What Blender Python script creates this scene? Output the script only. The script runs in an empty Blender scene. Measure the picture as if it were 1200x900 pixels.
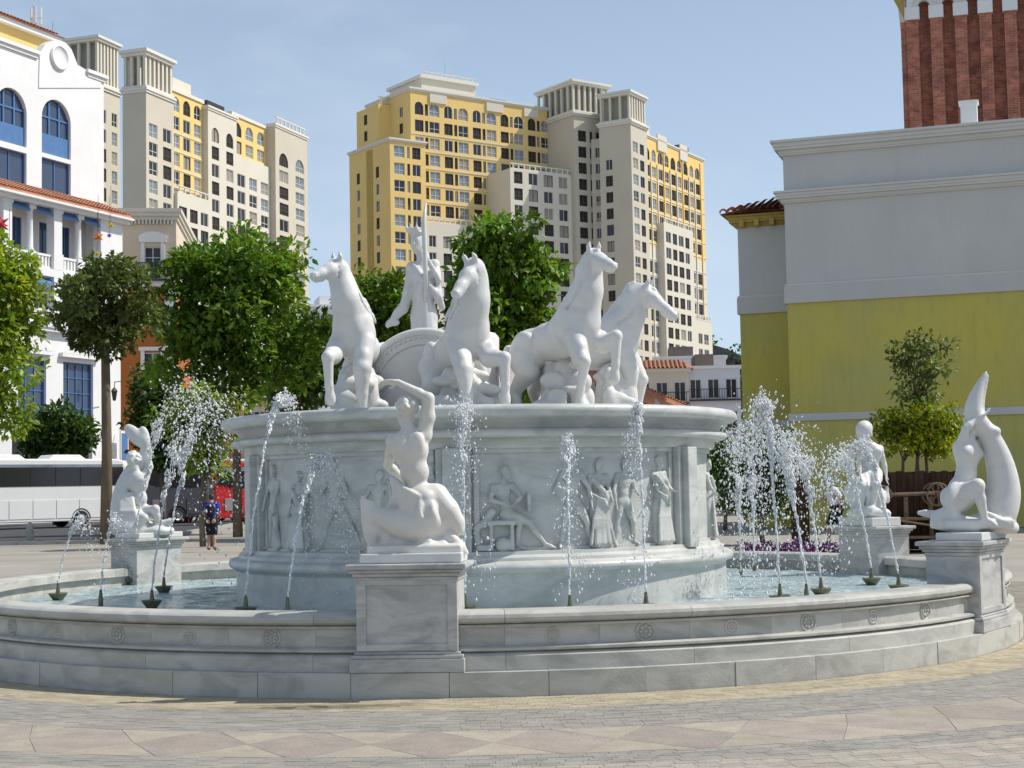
import bpy, math, random
import numpy as np
from mathutils import Vector, Matrix, Euler
random.seed(7); rng = np.random.default_rng(7)
R = math.radians
scene = bpy.context.scene
COL = scene.collection

# ------------------------------------------------------------------ camera, world, sun, exposure
FPX, PITCH, ROLL, EYE = 1830.0, R(3.83), R(1.08), 1.76      # focal length in photo pixels (1200 wide)
cd = bpy.data.cameras.new('camera'); cam = bpy.data.objects.new('camera', cd); COL.objects.link(cam)
cd.sensor_width = 36.0; cd.lens = FPX / 1200 * 36; cd.clip_start = 0.1; cd.clip_end = 4000
cam.matrix_world = Matrix.Translation((0, 0, EYE)) @ Matrix.Rotation(R(90) + PITCH, 4, 'X') @ Matrix.Rotation(-ROLL, 4, 'Z')
scene.camera = cam
SUN_AZ, SUN_EL = R(8), R(50)          # azimuth measured from +X (right) towards +Y (away)
sun_dir = Vector((math.cos(SUN_AZ) * math.cos(SUN_EL), math.sin(SUN_AZ) * math.cos(SUN_EL), math.sin(SUN_EL)))
ld = bpy.data.lights.new('sun', 'SUN'); ld.energy = 4.7; ld.angle = R(0.5); ld.color = (1.0, 0.95, 0.87)
lo = bpy.data.objects.new('sun', ld); COL.objects.link(lo)
lo.rotation_euler = sun_dir.to_track_quat('Z', 'Y').to_euler(); lo.location = (30, 0, 60)
world = bpy.data.worlds.new('World'); scene.world = world; world.use_nodes = True
wt = world.node_tree; wt.nodes.clear()
wo = wt.nodes.new('ShaderNodeOutputWorld'); bg = wt.nodes.new('ShaderNodeBackground')
sky = wt.nodes.new('ShaderNodeTexSky'); sky.sky_type = 'NISHITA'; sky.sun_disc = False
sky.sun_elevation = SUN_EL; sky.sun_rotation = math.atan2(sun_dir.x, sun_dir.y)
sky.air_density = 1.0; sky.dust_density = .7; sky.ozone_density = 1.2; sky.altitude = 0
tc = wt.nodes.new('ShaderNodeTexCoord'); mp = wt.nodes.new('ShaderNodeMapping'); mp.inputs['Scale'].default_value = (1, 1, 2.6)
nz = wt.nodes.new('ShaderNodeTexNoise'); nz.inputs['Scale'].default_value = 3.1; nz.inputs['Detail'].default_value = 7; nz.inputs['Roughness'].default_value = .55
cr = wt.nodes.new('ShaderNodeMapRange'); cr.inputs[1].default_value = .50; cr.inputs[2].default_value = .85; cr.inputs[3].default_value = 0.10; cr.inputs[4].default_value = .62
mx = wt.nodes.new('ShaderNodeMix'); mx.data_type = 'RGBA'; mx.inputs[7].default_value = (7.4, 7.9, 8.6, 1)
L = wt.links.new
L(tc.outputs['Generated'], mp.inputs[0]); L(mp.outputs[0], nz.inputs['Vector']); L(nz.outputs['Fac'], cr.inputs[0])
sx = wt.nodes.new('ShaderNodeSeparateXYZ'); hz = wt.nodes.new('ShaderNodeMapRange'); hz.inputs[1].default_value = -.05; hz.inputs[2].default_value = .42; hz.inputs[3].default_value = .88; hz.inputs[4].default_value = .12
hm = wt.nodes.new('ShaderNodeMix'); hm.data_type = 'RGBA'; hm.inputs[7].default_value = (5.3, 6.9, 8.9, 1)
L(tc.outputs['Generated'], sx.inputs[0]); L(sx.outputs[2], hz.inputs[0]); L(hz.outputs[0], hm.inputs[0]); L(sky.outputs[0], hm.inputs[6]); L(hm.outputs[2], mx.inputs[6])
L(cr.outputs[0], mx.inputs[0]); L(mx.outputs[2], bg.inputs[0]); L(bg.outputs[0], wo.inputs[0])
bg.inputs[1].default_value = 0.112
scene.view_settings.view_transform = 'Standard'; scene.view_settings.look = 'None'
scene.view_settings.exposure = 0.0; scene.view_settings.gamma = 1.0
scene.render.engine = 'CYCLES'
scene.cycles.max_bounces = 6; scene.cycles.diffuse_bounces = 3; scene.cycles.transparent_max_bounces = 8
try: scene.cycles.use_denoising = True
except Exception: pass

# ------------------------------------------------------------------ helpers
cP, sP, cR, sR = math.cos(PITCH), math.sin(PITCH), math.cos(ROLL), math.sin(ROLL)
def ray(px, py):
    xr, yr = px - 600, py - 450
    x = xr * cR - yr * sR; y = xr * sR + yr * cR; u = -y
    return Vector((x, FPX * cP - u * sP, FPX * sP + u * cP))
def at(px, py, Y):
    d = ray(px, py); return Vector((0, 0, EYE)) + d * (Y / d.y)
def on_z(px, py, z=0.0):
    d = ray(px, py); return Vector((0, 0, EYE)) + d * ((z - EYE) / d.z)

def tag(o, label=None, cat=None, group=None, kind=None):
    for k, v in (('label', label), ('category', cat), ('group', group), ('kind', kind)):
        if v: o[k] = v
    return o
def empty(name, loc=(0, 0, 0), rz=0, label=None, cat=None, group=None):
    o = bpy.data.objects.new(name, None); COL.objects.link(o); o.location = loc; o.rotation_euler = (0, 0, rz)
    o.empty_display_size = .2
    return tag(o, label, cat, group)
def link(name, me, parent=None, loc=(0, 0, 0), rz=0, mats=None):
    o = bpy.data.objects.new(name, me); COL.objects.link(o)
    if mats:
        for m in mats: me.materials.append(m)
    o.location = loc; o.rotation_euler = (0, 0, rz)
    if parent: o.parent = parent
    return o
def copy_tree(o, parent=None):
    c = o.copy(); COL.objects.link(c); c.parent = parent
    for ch in o.children: copy_tree(ch, c)
    return c

class MB:
    def __init__(s): s.v = []; s.f = []; s.m = []; s.c = []
    def add(s, vs, fs, m=0, c=None):
        b = len(s.v); s.v += [tuple(v) for v in vs]
        for f in fs: s.f.append(tuple(i + b for i in f)); s.m.append(m); s.c.append(c)
        return s
    def box(s, x0, x1, y0, y1, z0, z1, m=0, c=None):
        return s.add([(x0,y0,z0),(x1,y0,z0),(x1,y1,z0),(x0,y1,z0),(x0,y0,z1),(x1,y0,z1),(x1,y1,z1),(x0,y1,z1)],
                     [(3,2,1,0),(4,5,6,7),(0,1,5,4),(1,2,6,5),(2,3,7,6),(3,0,4,7)], m, c)
    def prism(s, poly, y0, y1, m=0):           # poly in (x,z), extruded along y; counter-clockwise seen from -y
        n = len(poly)
        return s.add([(x, y0, z) for x, z in poly] + [(x, y1, z) for x, z in poly],
                     [tuple(range(n)), tuple(range(2*n-1, n-1, -1))] + [((i+1) % n, i, i+n, (i+1) % n+n) for i in range(n)], m)
    def tube(s, pts, rad, n=8, m=0, cap=True):
        pts = [Vector(p) for p in pts]; rad = rad if isinstance(rad, (list, tuple)) else [rad]*len(pts)
        b = len(s.v)
        for i, p in enumerate(pts):
            t = (pts[min(i+1, len(pts)-1)] - pts[max(i-1, 0)]).normalized()
            a = t.cross(Vector((0, 0, 1)) if abs(t.z) < .9 else Vector((1, 0, 0))).normalized(); bb = t.cross(a)
            for k in range(n):
                q = p + (a*math.cos(2*math.pi*k/n) + bb*math.sin(2*math.pi*k/n))*rad[i]; s.v.append(tuple(q))
        for i in range(len(pts)-1):
            for k in range(n):
                s.f.append((b+i*n+k, b+(i+1)*n+k, b+(i+1)*n+(k+1) % n, b+i*n+(k+1) % n)); s.m.append(m); s.c.append(None)
        if cap:
            s.f.append(tuple(b+k for k in range(n))); s.f.append(tuple(b+(len(pts)-1)*n+k for k in range(n-1, -1, -1))); s.m += [m, m]; s.c += [None, None]
        return s
    def lathe(s, prof, n=64, a0=0, a1=2*math.pi, m=0, close=False, o=(0, 0, 0)):   # prof (r,z); angle 0 faces -y
        full = abs(a1-a0-2*math.pi) < 1e-6; b = len(s.v); c = n if full else n+1; P = len(prof)
        for i in range(c):
            a = a0+(a1-a0)*i/n
            for r, z in prof: s.v.append((o[0]+r*math.sin(a), o[1]-r*math.cos(a), o[2]+z))
        for i in range(n):
            j = (i+1) % c
            for k in range(P if close else P-1):
                k2 = (k+1) % P
                s.f.append((b+i*P+k, b+j*P+k, b+j*P+k2, b+i*P+k2)); s.m.append(m); s.c.append(None)
        if close and not full:
            s.f.append(tuple(b+k for k in range(P))); s.f.append(tuple(b+n*P+k for k in range(P-1, -1, -1))); s.m += [m, m]; s.c += [None, None]
        return s
    def sphere(s, c, r, m=0, nu=10, nv=6, sc=(1, 1, 1)):
        prof = [(math.sin(math.pi*i/nv), -math.cos(math.pi*i/nv)) for i in range(nv+1)]
        b = len(s.v); s.lathe(prof, nu, m=m)
        for i in range(b, len(s.v)):
            v = s.v[i]; s.v[i] = (c[0]+v[0]*r*sc[0], c[1]+v[1]*r*sc[1], c[2]+v[2]*r*sc[2])
        return s
    def xf(s, M, start=0):
        for i in range(start, len(s.v)): s.v[i] = tuple(M @ Vector(s.v[i]))
        return s
    def mesh(s, name, mats=(), smooth=False, angle=None, bevel=0):
        me = bpy.data.meshes.new(name); me.from_pydata(s.v, [], s.f)
        for m in mats: me.materials.append(m)
        if len(mats) > 1: me.polygons.foreach_set('material_index', s.m)
        if any(c is not None for c in s.c):
            at_ = me.attributes.new('tint', 'FLOAT_COLOR', 'FACE')
            at_.data.foreach_set('color', np.array([(c if c else (1, 1, 1))+(1,) for c in s.c], dtype=np.float32).ravel())
        if smooth:
            me.polygons.foreach_set('use_smooth', [True]*len(me.polygons))
            if angle: me.set_sharp_from_angle(angle=R(angle))
        me.update(); return me
    def build(s, name, mats, parent=None, loc=(0, 0, 0), rz=0, smooth=False, angle=None, bevel=0):
        if not isinstance(mats, (list, tuple)): mats = [mats]
        o = link(name, s.mesh(name, mats, smooth, angle), parent, loc, rz)
        if bevel:
            b = o.modifiers.new('bevel', 'BEVEL'); b.width = bevel; b.segments = 2; b.limit_method = 'ANGLE'; b.angle_limit = R(40)
        return o

# ------------------------------------------------------------------ materials
def mat(name, col, rough=.6, spec=.4, var=.0, vscale=3.0, bump=0, bscale=30.0, metal=0, col2=None, stain=0, tint=False, obj_rand=0, trans=0, detail=5, coords='Object', stretch=None):
    m = bpy.data.materials.new(name); m.use_nodes = True; t = m.node_tree; N = t.nodes; l = t.links.new
    b = N['Principled BSDF']; b.inputs['Roughness'].default_value = rough; b.inputs['Specular IOR Level'].default_value = spec; b.inputs['Metallic'].default_value = metal
    tcn = N.new('ShaderNodeTexCoord'); src = tcn.outputs[coords]
    if stretch:
        mpn = N.new('ShaderNodeMapping'); mpn.inputs['Scale'].default_value = stretch; l(src, mpn.inputs[0]); src = mpn.outputs[0]
    cur = None
    def mixrgb(a, bcol, fac, mode='MIX'):
        x = N.new('ShaderNodeMix'); x.data_type = 'RGBA'; x.blend_type = mode
        for sock, v in ((6, a), (7, bcol), (0, fac)):
            if isinstance(v, (tuple, list)): x.inputs[sock].default_value = tuple(v)[:3]+(1,)
            elif isinstance(v, float): x.inputs[sock].default_value = v
            else: l(v, x.inputs[sock])
        return x.outputs[2]
    cur = tuple(col)
    if var or col2:
        n = N.new('ShaderNodeTexNoise'); n.inputs['Scale'].default_value = vscale; n.inputs['Detail'].default_value = detail; n.inputs['Roughness'].default_value = .6; l(src, n.inputs['Vector'])
        r = N.new('ShaderNodeMapRange'); r.inputs[1].default_value = .33; r.inputs[2].default_value = .67; l(n.outputs['Fac'], r.inputs[0])
        c2 = col2 if col2 else tuple(c*(1-var) for c in col)
        cur = mixrgb(cur, c2, r.outputs[0])
    if stain:
        n = N.new('ShaderNodeTexNoise'); n.inputs['Scale'].default_value = 1.3; n.inputs['Detail'].default_value = 8; n.inputs['Roughness'].default_value = .7
        q = N.new('ShaderNodeMapping'); q.inputs['Scale'].default_value = (2.2, 2.2, .45); l(tcn.outputs['Object'], q.inputs[0]); l(q.outputs[0], n.inputs['Vector'])
        r = N.new('ShaderNodeMapRange'); r.inputs[1].default_value = .48; r.inputs[2].default_value = .75; r.inputs[4].default_value = stain; l(n.outputs['Fac'], r.inputs[0])
        cur = mixrgb(cur, tuple(c*.55 for c in col), r.outputs[0])
    if obj_rand:
        oi = N.new('ShaderNodeObjectInfo'); r = N.new('ShaderNodeMapRange'); r.inputs[3].default_value = 1-obj_rand; r.inputs[4].default_value = 1.0; l(oi.outputs['Random'], r.inputs[0])
        cc = N.new('ShaderNodeCombineColor'); [l(r.outputs[0], cc.inputs[i]) for i in range(3)]
        cur = mixrgb(cur, cc.outputs[0], 1.0, 'MULTIPLY')
    if tint:
        a = N.new('ShaderNodeAttribute'); a.attribute_name = 'tint'; cur = mixrgb(cur, a.outputs['Color'], 1.0, 'MULTIPLY')
    if isinstance(cur, tuple): b.inputs['Base Color'].default_value = cur+(1,)
    else: l(cur, b.inputs['Base Color'])
    if bump:
        n = N.new('ShaderNodeTexNoise'); n.inputs['Scale'].default_value = bscale; n.inputs['Detail'].default_value = 4; l(src, n.inputs['Vector'])
        bp = N.new('ShaderNodeBump'); bp.inputs['Strength'].default_value = bump; bp.inputs['Distance'].default_value = .02; l(n.outputs['Fac'], bp.inputs['Height']); l(bp.outputs[0], b.inputs['Normal'])
    if trans:
        o = N['Material Output']; tr = N.new('ShaderNodeBsdfTranslucent'); ms = N.new('ShaderNodeMixShader'); ms.inputs[0].default_value = trans
        if isinstance(cur, tuple): tr.inputs[0].default_value = cur+(1,)
        else:
            l(mixrgb(cur, (1.25, 1.2, .55), 1.0, 'MULTIPLY'), tr.inputs[0])
        l(b.outputs[0], ms.inputs[1]); l(tr.outputs[0], ms.inputs[2]); l(ms.outputs[0], o.inputs[0])
    return m

def marble(name, base, vein, vs=2.0, amount=.55, rough=.38, obj_rand=.1, stain=.0, tint=(.46, .45, .37)):
    m = bpy.data.materials.new(name); m.use_nodes = True; t = m.node_tree; N = t.nodes; l = t.links.new
    b = N['Principled BSDF']; b.inputs['Roughness'].default_value = rough; b.inputs['Specular IOR Level'].default_value = .35
    g = N.new('ShaderNodeNewGeometry')
    oi = N.new('ShaderNodeObjectInfo')
    ad = N.new('ShaderNodeVectorMath'); ad.operation = 'ADD'
    sc = N.new('ShaderNodeVectorMath'); sc.operation = 'SCALE'; cmb = N.new('ShaderNodeCombineXYZ')
    l(oi.outputs['Random'], cmb.inputs[0]); l(oi.outputs['Random'], cmb.inputs[2]); l(cmb.outputs[0], sc.inputs[0]); sc.inputs['Scale'].default_value = 17.0
    l(g.outputs['Position'], ad.inputs[0]); l(sc.outputs[0], ad.inputs[1])
    mpn = N.new('ShaderNodeMapping'); mpn.inputs['Rotation'].default_value = (.3, .5, .4); mpn.inputs['Scale'].default_value = (1, 1, 2.2); l(ad.outputs[0], mpn.inputs[0])
    n = N.new('ShaderNodeTexNoise'); n.inputs['Scale'].default_value = vs; n.inputs['Detail'].default_value = 9; n.inputs['Roughness'].default_value = .62; n.inputs['Distortion'].default_value = 1.1; l(mpn.outputs[0], n.inputs['Vector'])
    r = N.new('ShaderNodeMapRange'); r.inputs[1].default_value = .42; r.inputs[2].default_value = .72; r.inputs[4].default_value = amount; l(n.outputs['Fac'], r.inputs[0])
    x = N.new('ShaderNodeMix'); x.data_type = 'RGBA'; x.inputs[6].default_value = base+(1,); x.inputs[7].default_value = vein+(1,); l(r.outputs[0], x.inputs[0])
    cur = x.outputs[2]
    if stain:
        n2 = N.new('ShaderNodeTexNoise'); n2.inputs['Scale'].default_value = 1.6; n2.inputs['Detail'].default_value = 8; n2.inputs['Roughness'].default_value = .7
        q = N.new('ShaderNodeMapping'); q.inputs['Scale'].default_value = (3, 3, .55); l(g.outputs['Position'], q.inputs[0]); l(q.outputs[0], n2.inputs['Vector'])
        r2 = N.new('ShaderNodeMapRange'); r2.inputs[1].default_value = .5; r2.inputs[2].default_value = .78; r2.inputs[4].default_value = stain; l(n2.outputs['Fac'], r2.inputs[0])
        y = N.new('ShaderNodeMix'); y.data_type = 'RGBA'; y.inputs[7].default_value = tint+(1,); l(cur, y.inputs[6]); l(r2.outputs[0], y.inputs[0]); cur = y.outputs[2]
    rr = N.new('ShaderNodeMapRange'); rr.inputs[3].default_value = 1-obj_rand; rr.inputs[4].default_value = 1; l(oi.outputs['Random'], rr.inputs[0])
    cc = N.new('ShaderNodeCombineColor'); [l(rr.outputs[0], cc.inputs[i]) for i in range(3)]
    z = N.new('ShaderNodeMix'); z.data_type = 'RGBA'; z.blend_type = 'MULTIPLY'; z.inputs[0].default_value = 1; l(cur, z.inputs[6]); l(cc.outputs[0], z.inputs[7])
    l(z.outputs[2], b.inputs['Base Color'])
    nb = N.new('ShaderNodeTexNoise'); nb.inputs['Scale'].default_value = 45; nb.inputs['Detail'].default_value = 4; l(g.outputs['Position'], nb.inputs['Vector'])
    bp = N.new('ShaderNodeBump'); bp.inputs['Strength'].default_value = .12; bp.inputs['Distance'].default_value = .02; l(nb.outputs['Fac'], bp.inputs['Height']); l(bp.outputs[0], b.inputs['Normal'])
    return m

M = {}
M['statue'] = marble('statue_marble', (.655, .65, .625), (.52, .535, .53), 2.5, .5, .45, .02, .25, (.60, .58, .50))
M['statue_warm'] = marble('statue_marble_warm', (.67, .65, .60), (.53, .51, .46), 2.5, .5, .45, .02, .35, (.58, .53, .42))
M['basin'] = marble('basin_marble', (.53, .52, .47), (.24, .245, .22), 1.7, .75, .4, .07, .5)
M['drum'] = marble('drum_marble', (.59, .585, .55), (.31, .335, .315), 1.5, .8, .38, .05, .6, (.40, .43, .385))
M['pedestal'] = marble('pedestal_marble', (.53, .52, .49), (.26, .27, .27), 2.2, .9, .35, .06, .3)
M['bronze'] = mat('old_bronze', (.21, .21, .135), .5, .5, .5, 20, metal=.4)
M['asphalt'] = mat('asphalt', (.085, .085, .09), .9, .2, .35, .6, .4, 60)
M['plaza'] = mat('plaza_paving', (.37, .34, .295), .85, .2, .25, .35, .3, 40)
M['paver'] = mat('paver_stone', (1, 1, 1), .85, .25, .22, 3, .4, 45, tint=True)
M['joint'] = mat('joint_sand', (.31, .285, .235), .95, .1, .4, 3)
M['pink'] = mat('pink_paving', (.37, .32, .275), .85, .2, .2, 4, .4, 30, obj_rand=.12)
M['beige'] = mat('beige_paving', (.415, .37, .295), .85, .2, .2, 4, .4, 30, obj_rand=.1)
M['kerb'] = mat('kerb_stone', (.40, .39, .36), .8, .3, .2, 2)
M['white'] = mat('white_stucco', (.80, .80, .79), .8, .2, .06, .6, .1, 20, stain=.10)
M['yellow'] = mat('yellow_stucco', (.82, .585, .22), .85, .2, .08, .12)
M['cream'] = mat('cream_stucco', (.60, .545, .44), .85, .2, .08, .15)
M['pale'] = mat('pale_stucco', (.68, .635, .53), .85, .2, .06, .15)
M['trim'] = mat('trim_stucco', (.72, .69, .61), .8, .2, .05, .3)
M['beigewall'] = mat('beige_stucco', (.68, .58, .45), .85, .2, .08, .5)
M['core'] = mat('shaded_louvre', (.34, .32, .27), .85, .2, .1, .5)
M['orange'] = mat('orange_stucco', (.50, .17, .05), .85, .2, .25, .5, stain=.2)
M['mustard'] = mat('mustard_stucco', (.57, .49, .10), .85, .2, 0, .22, .15, 8, stain=.38, col2=(.47, .44, .16), detail=3)
M['greywall'] = mat('grey_stucco', (.58, .57, .54), .85, .2, .1, .3, .1, 10, stain=.12)
M['greytrim'] = mat('grey_trim', (.64, .625, .58), .8, .2, .06, .5)
M['bluebld'] = mat('pale_blue_stucco', (.66, .70, .78), .85, .2, .05, .4)
M['tile'] = mat('roof_tile', (.66, .31, .19), .8, .2, .4, 2.5, .3, 12, obj_rand=.3)
M['glass_dark'] = mat('dark_glass', (.025, .027, .03), .12, .5)
M['glass_blue'] = mat('blue_glass', (.05, .075, .13), .1, .6)
M['glass_light'] = mat('pale_glass', (.27, .33, .37), .15, .6, .5, .5)
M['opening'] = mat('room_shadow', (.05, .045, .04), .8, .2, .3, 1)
M['blue'] = mat('blue_paint', (.09, .20, .42), .5, .4, .15, 2)
M['ochre'] = mat('ochre_paint', (.50, .36, .10), .8, .2, .2, 1)
M['iron'] = mat('dark_iron', (.03, .03, .03), .5, .5)
M['brick'] = None
M['bark'] = mat('bark', (.20, .16, .115), .95, .1, .4, 3, .8, 14, stretch=(1, 1, .25))
M['wood'] = mat('weathered_wood', (.12, .062, .035), .8, .2, .5, 5, .5, 20, obj_rand=.45, stretch=(1, 1, .2))
M['buswhite'] = mat('white_coach_paint', (.80, .80, .78), .25, .5, .03, 1)
M['busred'] = mat('red_coach_paint', (.62, .02, .02), .3, .5)
M['rubber'] = mat('rubber', (.02, .02, .02), .8, .2)
M['steel'] = mat('steel', (.5, .5, .5), .35, .5, metal=.8)
M['skin'] = mat('skin', (.45, .27, .19), .6, .3)
M['cloth_blue'] = mat('blue_cloth', (.05, .08, .38), .85, .1, .4, 8)
M['cloth_dark'] = mat('dark_cloth', (.02, .022, .03), .85, .1)
M['cloth_khaki'] = mat('khaki_cloth', (.20, .16, .10), .85, .1)
M['cloth_white'] = mat('white_cloth', (.75, .74, .78), .85, .1)
M['hair'] = mat('dark_hair', (.05, .03, .025), .6, .3)
M['cap_blue'] = mat('blue_cap', (.03, .10, .25), .7, .2)
M['soil'] = mat('soil', (.10, .07, .05), .95, .1, .4, 5)
def leafmat(name, c1, c2, trans=.3):
    m = mat(name, c1, .45, .35, tint=True, col2=c2, vscale=.8, trans=trans); return m
M['leaf_bright'] = leafmat('leaf_bright', (.28, .37, .03), (.15, .25, .022), .38)
M['leaf_mid'] = leafmat('leaf_mid', (.18, .30, .03), (.09, .185, .02), .38)
M['leaf_olive'] = leafmat('leaf_olive', (.145, .195, .05), (.10, .14, .04))
M['leaf_dark'] = leafmat('leaf_dark', (.085, .16, .028), (.05, .105, .02))
M['leaf_lime'] = leafmat('leaf_lime', (.34, .38, .015), (.16, .22, .014), .4)
M['leaf_purple'] = leafmat('petal_purple', (.17, .025, .20), (.09, .015, .12), .2)
# water droplets and basin water
def water_mats():
    m = bpy.data.materials.new('jet_water'); m.use_nodes = True; b = m.node_tree.nodes['Principled BSDF']
    b.inputs['Base Color'].default_value = (.93, .95, .96, 1); b.inputs['Roughness'].default_value = .18; b.inputs['Transmission Weight'].default_value = .22; b.inputs['IOR'].default_value = 1.33
    M['jet'] = m
    m = bpy.data.materials.new('pool_water'); m.use_nodes = True; t = m.node_tree; N = t.nodes; b = N['Principled BSDF']; l = t.links.new
    b.inputs['Roughness'].default_value = .08; b.inputs['IOR'].default_value = 1.33; b.inputs['Specular IOR Level'].default_value = .5
    g = N.new('ShaderNodeNewGeometry'); n = N.new('ShaderNodeTexNoise'); n.inputs['Scale'].default_value = 5.5; n.inputs['Detail'].default_value = 6; n.inputs['Roughness'].default_value = .65; l(g.outputs['Position'], n.inputs['Vector'])
    r = N.new('ShaderNodeMapRange'); r.inputs[1].default_value = .46; r.inputs[2].default_value = .72; l(n.outputs['Fac'], r.inputs[0])
    x = N.new('ShaderNodeMix'); x.data_type = 'RGBA'; x.inputs[6].default_value = (.34, .45, .47, 1); x.inputs[7].default_value = (.72, .78, .78, 1); l(r.outputs[0], x.inputs[0]); l(x.outputs[2], b.inputs['Base Color'])
    n2 = N.new('ShaderNodeTexNoise'); n2.inputs['Scale'].default_value = 9; n2.inputs['Detail'].default_value = 5; l(g.outputs['Position'], n2.inputs['Vector'])
    bp = N.new('ShaderNodeBump'); bp.inputs['Strength'].default_value = .9; bp.inputs['Distance'].default_value = .06; l(n2.outputs['Fac'], bp.inputs['Height']); l(bp.outputs[0], b.inputs['Normal'])
    M['pool'] = m
    m = bpy.data.materials.new('campanile_brick'); m.use_nodes = True; t = m.node_tree; N = t.nodes; b = N['Principled BSDF']; l = t.links.new
    b.inputs['Roughness'].default_value = .85
    tcn = N.new('ShaderNodeTexCoord'); sp = N.new('ShaderNodeSeparateXYZ'); l(tcn.outputs['Object'], sp.inputs[0])
    ad = N.new('ShaderNodeMath'); ad.operation = 'ADD'; l(sp.outputs[0], ad.inputs[0]); l(sp.outputs[1], ad.inputs[1])
    cm = N.new('ShaderNodeCombineXYZ'); l(ad.outputs[0], cm.inputs[0]); l(sp.outputs[2], cm.inputs[1])
    br = N.new('ShaderNodeTexBrick'); br.inputs['Scale'].default_value = 1.0; br.inputs['Brick Width'].default_value = .42; br.inputs['Row Height'].default_value = .14; br.inputs['Mortar Size'].default_value = .012
    br.inputs['Color1'].default_value = (.53, .175, .10, 1); br.inputs['Color2'].default_value = (.32, .095, .058, 1); br.inputs['Mortar'].default_value = (.40, .28, .22, 1); l(cm.outputs[0], br.inputs['Vector'])
    n = N.new('ShaderNodeTexNoise'); n.inputs['Scale'].default_value = 1.4; n.inputs['Detail'].default_value = 6; l(tcn.outputs['Object'], n.inputs['Vector'])
    r = N.new('ShaderNodeMapRange'); r.inputs[1].default_value = .35; r.inputs[2].default_value = .7; r.inputs[3].default_value = .65; r.inputs[4].default_value = 1.25; l(n.outputs['Fac'], r.inputs[0])
    x = N.new('ShaderNodeMix'); x.data_type = 'RGBA'; x.blend_type = 'MULTIPLY'; x.inputs[0].default_value = 1; l(br.outputs[0], x.inputs[6]); l(r.outputs[0], x.inputs[7]); l(x.outputs[2], b.inputs['Base Color'])
    M['brick'] = m
water_mats()

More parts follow.
